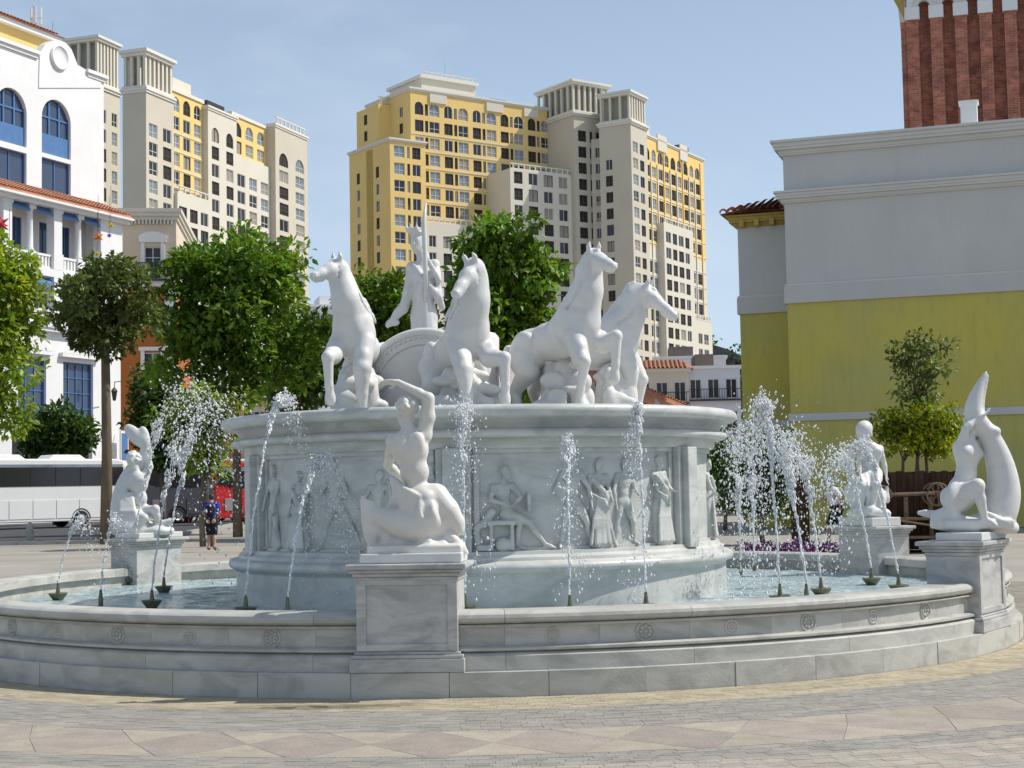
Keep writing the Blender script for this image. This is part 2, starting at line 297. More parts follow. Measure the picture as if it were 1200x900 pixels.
# ------------------------------------------------------------------ sculpting: smooth-union distance field meshed by surface nets
class Sculpt:
    def __init__(s, lo, hi, h):
        s.lo = np.array(lo, float); s.h = h; s.n = np.ceil((np.array(hi)-s.lo)/h).astype(int)+1
        s.F = np.full(s.n, 9.0, np.float32)
    def _sub(s, lo, hi):
        a = np.maximum(np.floor((np.array(lo)-s.lo)/s.h).astype(int), 0); b = np.minimum(np.ceil((np.array(hi)-s.lo)/s.h).astype(int)+1, s.n)
        if np.any(b <= a): return None
        g = [(s.lo[i]+s.h*np.arange(a[i], b[i])).astype(np.float32) for i in range(3)]
        sl = tuple(slice(a[i], b[i]) for i in range(3))
        return sl, g[0][:, None, None], g[1][None, :, None], g[2][None, None, :]
    def _comb(s, sl, d, k, sub):
        A = s.F[sl]
        if sub:
            hh = np.maximum(k-np.abs(A+d), 0)/k; s.F[sl] = np.maximum(A, -d)+hh*hh*k*.25
        else:
            hh = np.maximum(k-np.abs(A-d), 0)/k; s.F[sl] = np.minimum(A, d)-hh*hh*k*.25
    def cap(s, a, b, ra, rb=None, k=.03, sub=False):
        rb = ra if rb is None else rb; a = np.array(a, float); b = np.array(b, float)
        m = max(ra, rb)+k+2*s.h+(.16 if sub else 0); q = s._sub(np.minimum(a, b)-m, np.maximum(a, b)+m)
        if q is None: return s
        sl, X, Y, Z = q; ba = b-a; L2 = max(ba@ba, 1e-9)
        t = np.clip(((X-a[0])*ba[0]+(Y-a[1])*ba[1]+(Z-a[2])*ba[2])/L2, 0, 1)
        d = np.sqrt((X-a[0]-t*ba[0])**2+(Y-a[1]-t*ba[1])**2+(Z-a[2]-t*ba[2])**2)-(ra+(rb-ra)*t)
        s._comb(sl, d, k, sub); return s
    def spl(s, pts, rad, k=.03, sub=False, n=4):
        p = np.array([np.array(q, float) for q in pts]); r = np.array(rad, float); q = np.concatenate([p, r[:, None]], 1)
        q = np.concatenate([[2*q[0]-q[1]], q, [2*q[-1]-q[-2]]]); out = []
        for i in range(1, len(q)-2):
            for t in np.linspace(0, 1, n, endpoint=False):
                out.append(.5*((2*q[i])+(q[i+1]-q[i-1])*t+(2*q[i-1]-5*q[i]+4*q[i+1]-q[i+2])*t*t+(3*q[i]-q[i-1]-3*q[i+1]+q[i+2])*t**3))
        out.append(q[-2]); out = np.array(out)
        return s.chain(list(out[:, :3]), list(np.maximum(out[:, 3], .004)), min(k, .012) if n > 2 else k, sub)
    def chain(s, pts, rad, k=.03, sub=False):
        for i in range(len(pts)-1): s.cap(pts[i], pts[i+1], rad[i], rad[i+1], k, sub)
        return s
    def ell(s, c, r, ax=None, k=.03, sub=False):       # ax: rows = local axes
        c = np.array(c, float); r = np.array(r, float); m = r.max()+k+2*s.h+(.16 if sub else 0); q = s._sub(c-m, c+m)
        if q is None: return s
        sl, X, Y, Z = q; P = (X-c[0], Y-c[1], Z-c[2])
        if ax is None: U = P
        else: U = [P[0]*a[0]+P[1]*a[1]+P[2]*a[2] for a in ax]
        k0 = np.sqrt((U[0]/r[0])**2+(U[1]/r[1])**2+(U[2]/r[2])**2); k1 = np.sqrt((U[0]/r[0]**2)**2+(U[1]/r[1]**2)**2+(U[2]/r[2]**2)**2)
        s._comb(sl, k0*(k0-1)/np.maximum(k1, 1e-6), k, sub); return s
    def box(s, lo, hi, k=.01, rnd=.01):
        q = s._sub(np.array(lo)-k-3*s.h, np.array(hi)+k+3*s.h); sl, X, Y, Z = q; lo = np.array(lo); hi = np.array(hi); c = (lo+hi)/2; e = (hi-lo)/2-rnd
        D = [np.abs(P-c[i])-e[i] for i, P in enumerate((X, Y, Z))]
        d = np.sqrt(sum(np.maximum(x, 0)**2 for x in D))+np.minimum(np.maximum(np.maximum(D[0], D[1]), D[2]), 0)-rnd
        s._comb(sl, d, k, False); return s
    def arrays(s, smooth=1):
        F = s.F; S = F < 0; n = s.n
        c = np.zeros(n-1, np.int8)
        offs = [(i, j, k) for i in (0, 1) for j in (0, 1) for k in (0, 1)]
        for o in offs: c += S[o[0]:n[0]-1+o[0], o[1]:n[1]-1+o[1], o[2]:n[2]-1+o[2]]
        mixed = (c > 0) & (c < 8); I = np.argwhere(mixed); idx = np.full(n-1, -1, np.int64); idx[mixed] = np.arange(len(I))
        V = np.stack([F[I[:, 0]+o[0], I[:, 1]+o[1], I[:, 2]+o[2]] for o in offs], 1); O = np.array(offs, float)
        acc = np.zeros((len(I), 3)); cnt = np.zeros((len(I), 1))
        for a in range(8):
            for b in range(a+1, 8):
                if np.abs(O[a]-O[b]).sum() != 1: continue
                x = (V[:, a] < 0) != (V[:, b] < 0); t = np.where(x, V[:, a]/np.where(x, V[:, a]-V[:, b], 1), 0)[:, None]
                acc += x[:, None]*(O[a]+t*(O[b]-O[a])); cnt += x[:, None]
        P = s.lo+(I+acc/np.maximum(cnt, 1))*s.h
        faces = []
        for ax in range(3):
            u, v = (ax+1) % 3, (ax+2) % 3
            A = [slice(None)]*3; B = [slice(None)]*3; A[ax] = slice(0, n[ax]-1); B[ax] = slice(1, n[ax])
            sa = S[tuple(A)]; sb = S[tuple(B)]; E = np.argwhere(sa != sb); E = E[(E[:, u] > 0) & (E[:, v] > 0) & (E[:, u] < n[u]-1) & (E[:, v] < n[v]-1)]
            ins = sa[E[:, 0], E[:, 1], E[:, 2]]
            def cell(du, dv):
                q = E.copy(); q[:, u] -= du; q[:, v] -= dv; return idx[q[:, 0], q[:, 1], q[:, 2]]
            Q = np.stack([cell(1, 1), cell(0, 1), cell(0, 0), cell(1, 0)], 1); Q[~ins] = Q[~ins][:, ::-1]; faces.append(Q)
        Q = np.concatenate(faces)
        for _ in range(smooth):
            acc = np.zeros_like(P); cn = np.zeros((len(P), 1))
            for a in range(4):
                for b in (1, 3):
                    np.add.at(acc, Q[:, a], P[Q[:, (a+b) % 4]]); np.add.at(cn, Q[:, a], 1)
            P = P*.45+.55*acc/np.maximum(cn, 1)
        return P, Q
    def mesh(s, name, mats, smooth=1, warp=None):
        P, Q = s.arrays(smooth)
        if warp is not None: P = warp(P)
        me = bpy.data.meshes.new(name); me.vertices.add(len(P)); me.vertices.foreach_set('co', P.astype(np.float32).ravel())
        me.loops.add(len(Q)*4); me.loops.foreach_set('vertex_index', Q.astype(np.int32).ravel()); me.polygons.add(len(Q))
        me.polygons.foreach_set('loop_start', np.arange(0, len(Q)*4, 4, dtype=np.int32))
        try: me.polygons.foreach_set('loop_total', np.full(len(Q), 4, np.int32))
        except Exception: pass
        me.update(calc_edges=True); me.validate()
        me.polygons.foreach_set('use_smooth', [True]*len(me.polygons))
        for m in mats: me.materials.append(m)
        return me

def nrm(v): v = np.array(v, float); return v/max(np.linalg.norm(v), 1e-9)
def hand(S, w, d, n, u=1., curl=.3):
    w = np.array(w, float); d = nrm(d); n = nrm(np.array(n)-d*np.dot(n, d)); t = np.cross(d, n)
    c = w+d*.05*u; S.ell(c, (.055*u, .042*u, .018*u), (d, t, n), .012*u)
    for i, (off, ln) in enumerate(((-.032, .072), (-.011, .085), (.011, .08), (.031, .062))):
        b = w+d*.088*u+t*off*u; m = b+(d*math.cos(curl)+n*math.sin(curl))*ln*.5*u; e = m+(d*math.cos(2*curl)+n*math.sin(2*curl))*ln*.5*u
        S.chain((b-d*.03*u, b, m, e), (.011*u, .0115*u, .010*u, .008*u), .006*u)
    b = w+d*.03*u-t*.04*u; m = b+(d*.6-t*.7+n*.3)*.045*u; e = m+(d*.9-t*.2+n*.3)*.035*u
    S.chain((w+d*.015*u-t*.015*u, b, m, e), (.016*u, .015*u, .012*u, .009*u), .008*u)
def head(S, c, f, up, u=1., hair='curly', seed=1):
    c = np.array(c, float); f = nrm(f); up = nrm(np.array(up)-f*np.dot(up, f)); s_ = np.cross(f, up)
    g = lambda a, b, d: c+(f*a+s_*b+up*d)*u
    S.ell(g(-.012, 0, .03), (.098*u, .077*u, .09*u), (f, s_, up), .02*u)
    S.ell(g(.03, 0, -.035), (.065*u, .058*u, .085*u), (f, s_, up), .03*u)
    S.ell(g(.065, 0, -.095), (.028*u, .03*u, .022*u), (f, s_, up), .02*u)
    S.cap(g(.088, 0, .015), g(.113, 0, -.03), .010*u, .014*u, .014*u)
    S.cap(g(.082, -.035, .027), g(.082, .035, .027), .012*u, .012*u, .012*u)
    for q in (-1, 1):
        S.ell(g(.092, q*.032, .004), (.014*u, .017*u, .012*u), (f, s_, up), .004*u, sub=True)
        S.ell(g(.080, q*.032, .003), (.013*u, .013*u, .011*u), (f, s_, up), .004*u)
        S.ell(g(.0, q*.076, -.01), (.02*u, .012*u, .032*u), (f, s_, up), .006*u)
    S.cap(g(.093, -.018, -.058), g(.093, .018, -.058), .009*u, .009*u, .006*u)
    S.cap(g(.09, -.016, -.074), g(.09, .016, -.074), .009*u, .009*u, .006*u)
    S.cap(g(.103, -.02, -.066), g(.103, .02, -.066), .003*u, .003*u, .004*u, sub=True)
    rg = np.random.default_rng(seed)
    if hair == 'curly':
        for _ in range(70):
            a = rg.uniform(0, 2*math.pi); b = rg.uniform(-.5, 1.0); d = np.array([math.cos(a)*math.sqrt(max(0, 1-b*b)), math.sin(a)*math.sqrt(max(0, 1-b*b)), b])
            if d[0] > .55 and d[2] < .55: continue
            S.ell(g(-.015+d[0]*.098, d[1]*.08, .03+d[2]*.095), np.array((.022, .022, .018))*u*rg.uniform(.8, 1.2), None, .008*u)
    elif hair == 'bun':
        for i in range(9):
            a = (i-4)*.35; S.chain([g(.07, math.sin(a)*.05, .10), g(.0, math.sin(a)*.09, .115), g(-.09, math.sin(a)*.06, .05), g(-.115, 0, .02)], [.014*u]*4, .008*u)
        S.ell(g(-.125, 0, .02), (.045*u, .045*u, .045*u), None, .012*u)
    elif hair == 'cap':
        S.ell(g(-.018, 0, .045), (.105*u, .086*u, .088*u), (f, s_, up), .01*u)

def human(S, J, u=1., k=.035, female=False, hair='curly', face=(0, -1, 0), hands=True, up=(0, 0, 1), feet=True, seed=1, headk=1.0):
    J = {a: np.array(b, float) for a, b in J.items()}
    sh = nrm(J['shR']-J['shL']); sp = nrm(J['neck']-J['pelvis']); sp = sp; fr = nrm(np.cross(sp, sh)); sh2 = np.cross(fr, sp)
    k *= u
    S.ell(J['chest'], (.165*u, .112*u, .18*u), (sh2, fr, sp), k); 
    S.ell((J['waist']), (.128*u, .098*u, .14*u), (sh2, fr, sp), k)
    hp = nrm(J['hipR']-J['hipL']); S.ell(J['pelvis'], (.165*u, .115*u, .125*u), (hp, fr, np.cross(hp, fr)), k)
    S.cap(J['shL'], J['shR'], .058*u, .058*u, k*1.3)
    S.cap(J['chest']+sp*.1*u, J['neck'], .085*u, .056*u, k); S.cap(J['neck'], J['head']-sp*.03*u, .053*u, .05*u, k*.6)
    for q in (-1, 1):
        S.ell(J['chest']+sh2*q*.075*u+sp*.02*u+fr*(.085 if female else .07)*u, np.array((.062, .05, .058) if female else (.085, .04, .065))*u, (sh2, fr, sp), k*.5)
        S.ell(J['chest']+sh2*q*.085*u+sp*.05*u-fr*.075*u, np.array((.06, .035, .09))*u, (sh2, fr, sp), k*.6)
        S.ell(J['pelvis']+hp*q*.075*u-fr*.075*u-sp*.03*u, np.array((.085, .075, .085))*u, None, k*.6)
    S.chain([J['neck']-fr*.07*u, J['chest']-fr*.125*u, J['waist']-fr*.108*u], [.008*u]*3, .02*u, sub=True)
    head(S, J['head'], face, up, u*headk, hair, seed)
    for q in 'LR':
        a, b, c = J['sh'+q], J['el'+q], J['wr'+q]
        S.ell(a, (.068*u,)*3, None, k); S.chain((a, (a+b)/2, b), (.056*u, .05*u, .04*u), k*.6)
        S.chain((b, b*.7+c*.3, c), (.040*u, .043*u, .027*u), k*.5)
        if hands:
            d = J.get('hd'+q, c-b); n = J.get('hn'+q, np.cross(d, (.3, .9, .2))); hand(S, c, d, n, u*1.05)
        a, b, c = J['hip'+q], J['kn'+q], J['an'+q]
        S.chain((a, a*.6+b*.4, b), (.098*u, .088*u, .058*u), k); S.ell(b, (.06*u,)*3, None, k*.5)
        ax = nrm(c-b); back = nrm((a-b)/max(np.linalg.norm(a-b), 1e-6)+(c-b)/max(np.linalg.norm(c-b), 1e-6)+1e-4)
        S.chain((b, b*.65+c*.35+back*.012*u, c), (.054*u, .058*u, .034*u), k*.6)
        if feet:
            t = J.get('to'+q, c+np.array((0, -.15, -.05))*u); S.chain((c, c*.45+t*.55, t), (.04*u, .038*u, .024*u), k*.4); S.ell(c+(c-b)/np.linalg.norm(c-b)*.02*u-(t-c)*.18, (.035*u,)*3, None, k*.4)

def horse(name, loc, rz, neck, hd, legs, label, mane_side=1, seed=0, pitch=12, twist=0, rocks=True):
    """local: x forward, y left, z up."""
    S = Sculpt((-1.05, -.55, -.12), (1.25, .55, 2.25), .0165); k = .05
    ca, sa = math.cos(R(pitch)), math.sin(R(pitch))
    def B(x, y, z): dx, dz = x+.45, z-.72; return np.array((-.45+dx*ca-dz*sa, y, .72+dx*sa+dz*ca))
    S.ell(B(-.45, 0, .80), (.29, .23, .255), None, k); S.ell(B(-.08, 0, .80), (.42, .215, .235), None, k)
    S.ell(B(.27, 0, .83), (.25, .205, .275), None, k); S.ell(B(.16, 0, 1.0), (.22, .10, .13), None, .08)
    for q in (-1, 1):
        S.ell(B(.33, q*.13, .82), (.15, .11, .24), None, .05); S.ell(B(.45, q*.085, .88), (.10, .09, .13), None, .03)
        S.ell(B(-.50, q*.14, .72), (.20, .12, .26), None, .05)
    b0 = B(.30, 0, 1.0); n = [b0]+[np.array(p, float) for p in neck]
    rad = np.linspace(.215, .108, len(n)); rad[-1] = .10
    S.cap(n[0], n[1], rad[0], rad[1], .09); S.spl([B(.12, 0, .86)]+n, [.22]+list(rad), .012, n=5)
    S.cap(B(.40, 0, .86), n[1]+np.array((.03, 0, -.02)), .17, rad[1]*.85, .07)
    for q in (-1, 1): S.chain([B(.36, q*.10, .95)]+[p+np.array((0, q*.055, 0)) for p in n[1:-1]], [.10]+[.07]*(len(n)-2), .04)
    poll = n[-1]; hd = np.array(hd, float); f = nrm(hd-poll); side = nrm(np.cross((0, 0, 1), f)); top = np.cross(f, side); Lh = np.linalg.norm(hd-poll)
    g = lambda a, b, c: poll+f*a*Lh+side*b+top*c
    S.chain([g(0, 0, 0), g(.35, 0, .0), g(.72, 0, -.005), g(.98, 0, -.015)], [.105, .09, .062, .058], .04)
    for q in (-1, 1):
        S.ell(g(.22, q*.035, -.062), (.10, .045, .085), (f, side, top), .03)
        S.ell(g(.36, q*.072, .038), (.036, .018, .024), (f, side, top), .012); S.ell(g(.36, q*.094, .037), (.017, .014, .012), (f, side, top), .004, sub=True)
        S.ell(g(.36, q*.080, .036), (.014, .011, .010), (f, side, top), .004)
        S.cap(g(.42, q*.07, -.005), g(.75, q*.05, -.005), .012, .010, .02)
        S.ell(g(1.02, q*.036, .012), (.026, .018, .020), (f, side, top), .01); S.ell(g(1.06, q*.042, .012), (.018, .012, .011), (f, side, top), .004, sub=True)
        e = g(.02, q*.062, .075); S.chain([e, e+top*.065+side*q*.008-f*.015, e+top*.135-f*.02], [.03, .028, .006], .015)
    S.cap(g(.72, 0, -.062), g(.96, 0, -.062), .036, .03, .02)
    S.cap(g(.86, -.07, -.044), g(1.06, -.02, -.044), .006, .006, .006, sub=True); S.cap(g(.86, .07, -.044), g(1.06, .02, -.044), .006, .006, .006, sub=True)
    # carved anatomy: throat and shoulder grooves, breast cleft, ribs, stifle fold
    S.spl([B(.52, 0, .98), B(.53, 0, .86), B(.46, 0, .70)], [.012, .022, .014], .02, True)
    for q in (-1, 1):
        S.spl([n[1]*.4+n[2]*.6+np.array((.04, q*.150, 0)), n[1]+np.array((.04, q*.172, 0)), B(.37, q*.195, 1.05), B(.45, q*.172, .92)], [.010, .016, .018, .012], .03, True)
        S.spl([B(.16, q*.20, 1.04), B(.14, q*.245, .88), B(.20, q*.235, .72), B(.30, q*.20, .62)], [.010, .02, .02, .012], .03, True)
        S.spl([B(-.24, q*.19, .98), B(-.26, q*.245, .80), B(-.30, q*.22, .62)], [.012, .022, .016], .035, True)
        S.spl([g(.18, q*.085, .02), g(.24, q*.09, -.06), g(.30, q*.07, -.12)], [.006, .010, .008], .012, True)
        for x in (-.10, -.02, .06): S.spl([B(x, q*.215, .92), B(x+.02, q*.245, .80), B(x+.05, q*.215, .68)], [.006, .010, .006], .02, True)
        S.ell(B(.40, q*.13, .95), (.12, .09, .13), None, .02); S.ell(B(.24, q*.19, .84), (.10, .065, .16), None, .02); S.ell(B(-.40, q*.20, .86), (.16, .075, .14), None, .02)
    # mane
    rg = np.random.default_rng(seed+3); crest = []
    pts = [poll+top*.08]+[p for p in n[::-1]]
    for i in range(len(n)-1, 0, -1):
        a, b = n[i], n[i-1]
        for t in np.linspace(0, 1, 6, endpoint=False):
            p = a*(1-t)+b*t; r_ = rad[i]*(1-t)+rad[i-1]*t; tg = nrm(b-a); bk = nrm(np.cross(tg, (0, 1, 0)))
            if bk[0] > 0: bk = -bk
            c = p+bk*r_*.9; crest.append(c)
            sd = np.array((0, mane_side, 0)); ln = rg.uniform(.11, .2)
            S.chain([c, c+bk*rg.uniform(.03, .085)+sd*.03+tg*.03, c+bk*.03+sd*(r_*.75)+tg*ln*.8, c-bk*.02+sd*r_*.98+tg*ln*1.3], [.034, .032, .026, .008], .014)
    S.chain(crest, [.035]*len(crest), .03)
    S.chain([poll+top*.1-f*.02, g(.2, 0, .105), g(.34, .01, .085)], [.028, .026, .01], .02)
    # legs
    for key, pts in legs.items():
        q = 1 if key[1] == 'L' else -1; pts = [np.array(p, float) for p in pts]
        if key[0] == 'F':
            sh = B(.33, q*.14, .72)
            S.chain([sh]+pts, [.14, .105, .068, .047, .052, .066][:len(pts)+1], .025)
            S.ell(pts[1], (.066, .062, .068), None, .015); S.ell(sh*.35+pts[0]*.65+np.array((.02, q*.03, .02)), (.095, .07, .12), None, .02); S.ell(pts[0]*.7+pts[1]*.3+np.array((.02, q*.02, .0)), (.075, .06, .10), None, .02)
        else:
            sh = B(-.48, q*.14, .70)
            S.chain([sh]+pts, [.19, .135, .072, .05, .056, .07][:len(pts)+1], .03)
        e = pts[-1]; S.cap(e, e+nrm(e-pts[-2])*.05, .062, .068, .008)
    # tail
    tb = B(-.70, 0, .88)
    for j in range(5):
        o = np.array((0, (j-2)*.025, 0)); S.chain([tb, tb+(-.10, 0, .0)+o, tb+(-.19, 0, -.2)+o*1.6, tb+(-.16, 0, -.48)+o*2], [.045, .05, .045, .015], .02)
    o = link(name, S.mesh('horse', [M['statue']], 1), None, loc, rz)
    tag(o, label, 'horse statue', 'marble horses on top of the fountain')
    return o

def blobs(name, parent, loc, rz, lo, hi, spec, h=.02, material='statue', warp=None):
    S = Sculpt(lo, hi, h)
    for c, r in spec: S.ell(c, r, None, .035)
    return link(name, S.mesh(name, [M[material]], 1, warp), parent, loc, rz)

# ------------------------------------------------------------------ ground, plaza rings, road
FC = Vector((-.42, 19.8, 0)); A0 = R(-4.6)            # fountain centre; angle of the front pedestal (0 faces -y, positive to the right)
def fpt(a, r, z=0): return Vector((FC.x+r*math.sin(a), FC.y-r*math.cos(a), z))
g = MB(); g.add([(-1500, -200, -.02), (1500, -200, -.02), (1500, 2600, -.02), (-1500, 2600, -.02)], [(0, 1, 2, 3)])
tag(g.build('ground', M['plaza']), kind='structure')
# asphalt street on the left with a kerb
road_poly = [(-90, 57.5), (-14.2, 59.5), (-15.2, 75), (-17, 110), (-120, 112)]
tag(MB().add([(x, y, -.012) for x, y in road_poly], [(0, 1, 2, 3, 4)]).build('road', M['asphalt']), kind='structure')
k = MB()
for (a, b) in ((0, 1), (1, 2), (2, 3)):
    p, q = Vector(road_poly[a]+(0,)), Vector(road_poly[b]+(0,)); n_ = max(1, int((q-p).length/1.5)); d = (q-p)/n_; w = Vector((d.y, -d.x, 0)).normalized()*.3
    for i in range(n_):
        s0, s1 = p+d*i, p+d*(i+.985); k.add([s0+Vector((0, 0, -.02)), s1+Vector((0, 0, -.02)), s1+w+Vector((0, 0, -.02)), s0+w+Vector((0, 0, -.02)), s0+Vector((0, 0, .12)), s1+Vector((0, 0, .12)), s1+w+Vector((0, 0, .12)), s0+w+Vector((0, 0, .12))],
              [(3, 2, 1, 0), (4, 5, 6, 7), (0, 1, 5, 4), (1, 2, 6, 5), (2, 3, 7, 6), (3, 0, 4, 7)])
tag(k.build('kerb', M['kerb']), kind='structure')
RB = 6.46
pl = MB().lathe([(6.2, .0012), (11.6, .0012)], 128); plaza = tag(pl.build('plaza_paving', M['joint'], None, tuple(FC)), kind='structure')
# small setts laid in rings: far too many to count, one stuff part; the pink diamonds and beige triangles are single slabs
st = MB(); rs = random.Random(3)
GREY, BEIGE, MIX = (.315, .298, .258), (.45, .39, .275), (.40, .365, .305)
def setts(r0, r1, pal, rh=.075, ln=.15, amax=R(84)):
    n = max(1, round((r1-r0)/rh)); rh = (r1-r0)/n
    for i in range(n):
        ra, rb_ = r0+i*rh+.0018, r0+(i+1)*rh-.0018; na = int(2*amax*ra/ln); off = rs.random()
        for j in range(na):
            a = -amax+(j+off)*2*amax/na; b = a+2*amax/na-.0035/ra; z = rs.uniform(.003, .0055); c0 = pal[rs.randrange(len(pal))]; v = rs.uniform(.93, 1.06)
            p = FC+Vector((ra*math.sin(a), -ra*math.cos(a), 0)); wet = math.exp(-((p.x+1.75)**2/.55+(p.y-12.98)**2/.018)*1.0)*.9*(.5+.5*rs.random())
            v *= 1-wet; c = tuple(x*v for x in c0)
            vs = [(r*math.sin(t), -r*math.cos(t), zz) for zz in (-.002, z) for r, t in ((ra, a), (rb_, a), (rb_, b), (ra, b))]
            st.add(vs, [(4, 7, 6, 5), (0, 4, 5, 1), (1, 5, 6, 2), (2, 6, 7, 3), (3, 7, 4, 0)], 0, c)
setts(RB+.02, 7.2, [BEIGE, BEIGE, (.40, .345, .245)]); setts(7.2, 8.3, [GREY, (.332, .312, .27), (.30, .284, .248)])
setts(9.35, 9.8, [GREY, (.332, .312, .27), (.295, .28, .245)]); setts(9.8, 11.2, [MIX, (.385, .35, .295), (.42, .375, .305), (.365, .34, .295), (.415, .355, .295)], .08, .15, R(62))
tag(st.build('setts', M['paver'], plaza), kind='stuff')
# pattern band
nd = 64
def band_slab(name, poly, m, z=.004):
    vs = [(r*math.sin(a), -r*math.cos(a), zz) for zz in (-.002, z) for r, a in poly]; n = len(poly)
    b = MB().add(vs, [tuple(range(n, 2*n))]+[(i, (i+1) % n, (i+1) % n+n, i+n) for i in range(n)])
    return b.build(name, m, plaza)
def strip_poly(p, q, n=6): return [tuple(p[i]+(q[i]-p[i])*t/n for i in (0, 1)) for t in range(n)]
gp = .0006
for i in range(-16, 17):
    a = A0+(i+.1)*2*math.pi/nd; w = 2*math.pi/nd; lo_, hi_ = 8.303, 9.347; mid = 8.83
    # lens shaped pink slab between its neighbours, beige triangles above and below
    Lp, Rp, T, Bm = (mid, a), (mid, a+w), (hi_-.03, a+w*.62), (lo_+.03, a+w*.38)
    band_slab('pink_diamond', [(mid, a+gp*.4), (lo_+.002, a+w*.37), (lo_+.002, a+w*.51), (mid, a+w-gp*.4), (hi_-.002, a+w*.63), (hi_-.002, a+w*.49)], M['pink'])
    band_slab('beige_triangle', [(hi_, a+w*.635+gp), (mid+.002, a+w), (hi_, a+w*1.485-gp)], M['beige'])
    band_slab('beige_triangle', [(lo_, a+w*.515+gp), (lo_, a+w*1.365-gp), (mid-.002, a+w)], M['beige'])

# ------------------------------------------------------------------ fountain basin: blocks, panels, coping
basin = empty('fountain_basin', tuple(FC), 0, 'round white marble fountain basin with stepped wall around the carved drum', 'fountain basin')
def sector_blocks(name, prof, n, a_off, m, gap, parent, seg=4, bevel=0, cond=None, uneven=0):
    out = []
    for i in range(n):
        a = a_off+2*math.pi*i/n
        if cond and not cond(a+math.pi/n): out.append(None); continue
        o = math.sin(i*2.3)*uneven
        pr = [(r+o, z) for r, z in prof]
        out.append(MB().lathe(pr, seg, a+gap/2, a+2*math.pi/n-gap/2, close=True).build(name, m, parent, smooth=True, angle=30, bevel=bevel))
    return out
pl_prof = [(6.06, 0), (6.06, .215), (6.46, .215), (6.46, 0)][::-1]
sector_blocks('plinth_block', pl_prof, 48, A0+R(3.2), M['basin'], .0006, basin, 3, .003, uneven=.003)
bc_prof = [(6.06, .216), (6.06, .37), (6.33, .37), (6.36, .36), (6.385, .34), (6.385, .216)][::-1]
sector_blocks('base_course', bc_prof[:], 24, A0+R(7.5), M['basin'], .0005, basin, 5)
mould = [(6.30, .371), (6.34, .372), (6.375, .385), (6.375, .405), (6.34, .42), (6.30, .421)]
wall_p = [(6.05, .372), (6.05, .60), (6.30, .60), (6.30, .372)][::-1]
panels = sector_blocks('wall_panel', wall_p, 48, A0+R(0), M['basin'], .0003, basin, 3)
tag(MB().lathe(mould, 192).build('moulding', M['basin'], basin, smooth=True, angle=35))
cop = [(5.98, .60), (5.98, .695), (6.02, .715), (6.30, .715)]+[(6.30+.055*1.25*math.sin(t), .66+.055*math.cos(t)) for t in np.linspace(0, math.pi, 7)]+[(6.30, .602)]
sector_blocks('coping_stone', cop[::-1], 24, A0+R(7.5), M['basin'], .0006, basin, 8)
MB().lathe([(6.29, .575), (6.335, .58), (6.345, .592), (6.335, .602)], 192).build('coping_fillet', M['basin'], basin, smooth=True, angle=40)
MB().lathe([(6.06, .70), (6.04, .10), (0, .10)], 128).build('basin_floor', M['basin'], basin)
# carved rosettes: ring and eight petals in low relief, wide ones and small faint ones in turn
def rosette(r, deep):
    b = MB(); 
    for j in range(24):
        pass
    ring = [(r+.010*math.cos(t), .010*deep*math.sin(t)) for t in np.linspace(0, math.pi, 4)]
    b.lathe([(x, z) for x, z in ring], 20)
    for j in range(8):
        a = j*math.pi/4; c = (.55*r*math.sin(a), .55*r*math.cos(a), 0); b.sphere(c, .26*r, nu=6, nv=4, sc=(1, 1, .5*deep))
    b.sphere((0, 0, 0), .2*r, nu=6, nv=4, sc=(1, 1, .6*deep))
    b.xf(Matrix.Rotation(R(90), 4, 'X')); return b.mesh('rosette', [M['basin']], True)
ro_big, ro_small = rosette(.082, 1.2), rosette(.06, .55)
for i, p in enumerate(panels):
    if i % 8 in (0, 7): continue
    a = A0+2*math.pi*(i+.5)/48
    o = link('rosette', ro_big if i % 2 == 0 else ro_small, p, (6.3*math.sin(a), -6.3*math.cos(a), .50), a)
# water surface
w = MB()
rr = list(np.linspace(0, 6.04, 40))
w.lathe([(r, .46+.012*math.sin(r*9)*rng.random()) for r in rr], 160)
for i, v in enumerate(w.v): w.v[i] = (v[0], v[1], v[2]+rng.normal(0, .006))
tag(w.build('water', M['pool'], None, tuple(FC), smooth=True), kind='structure')

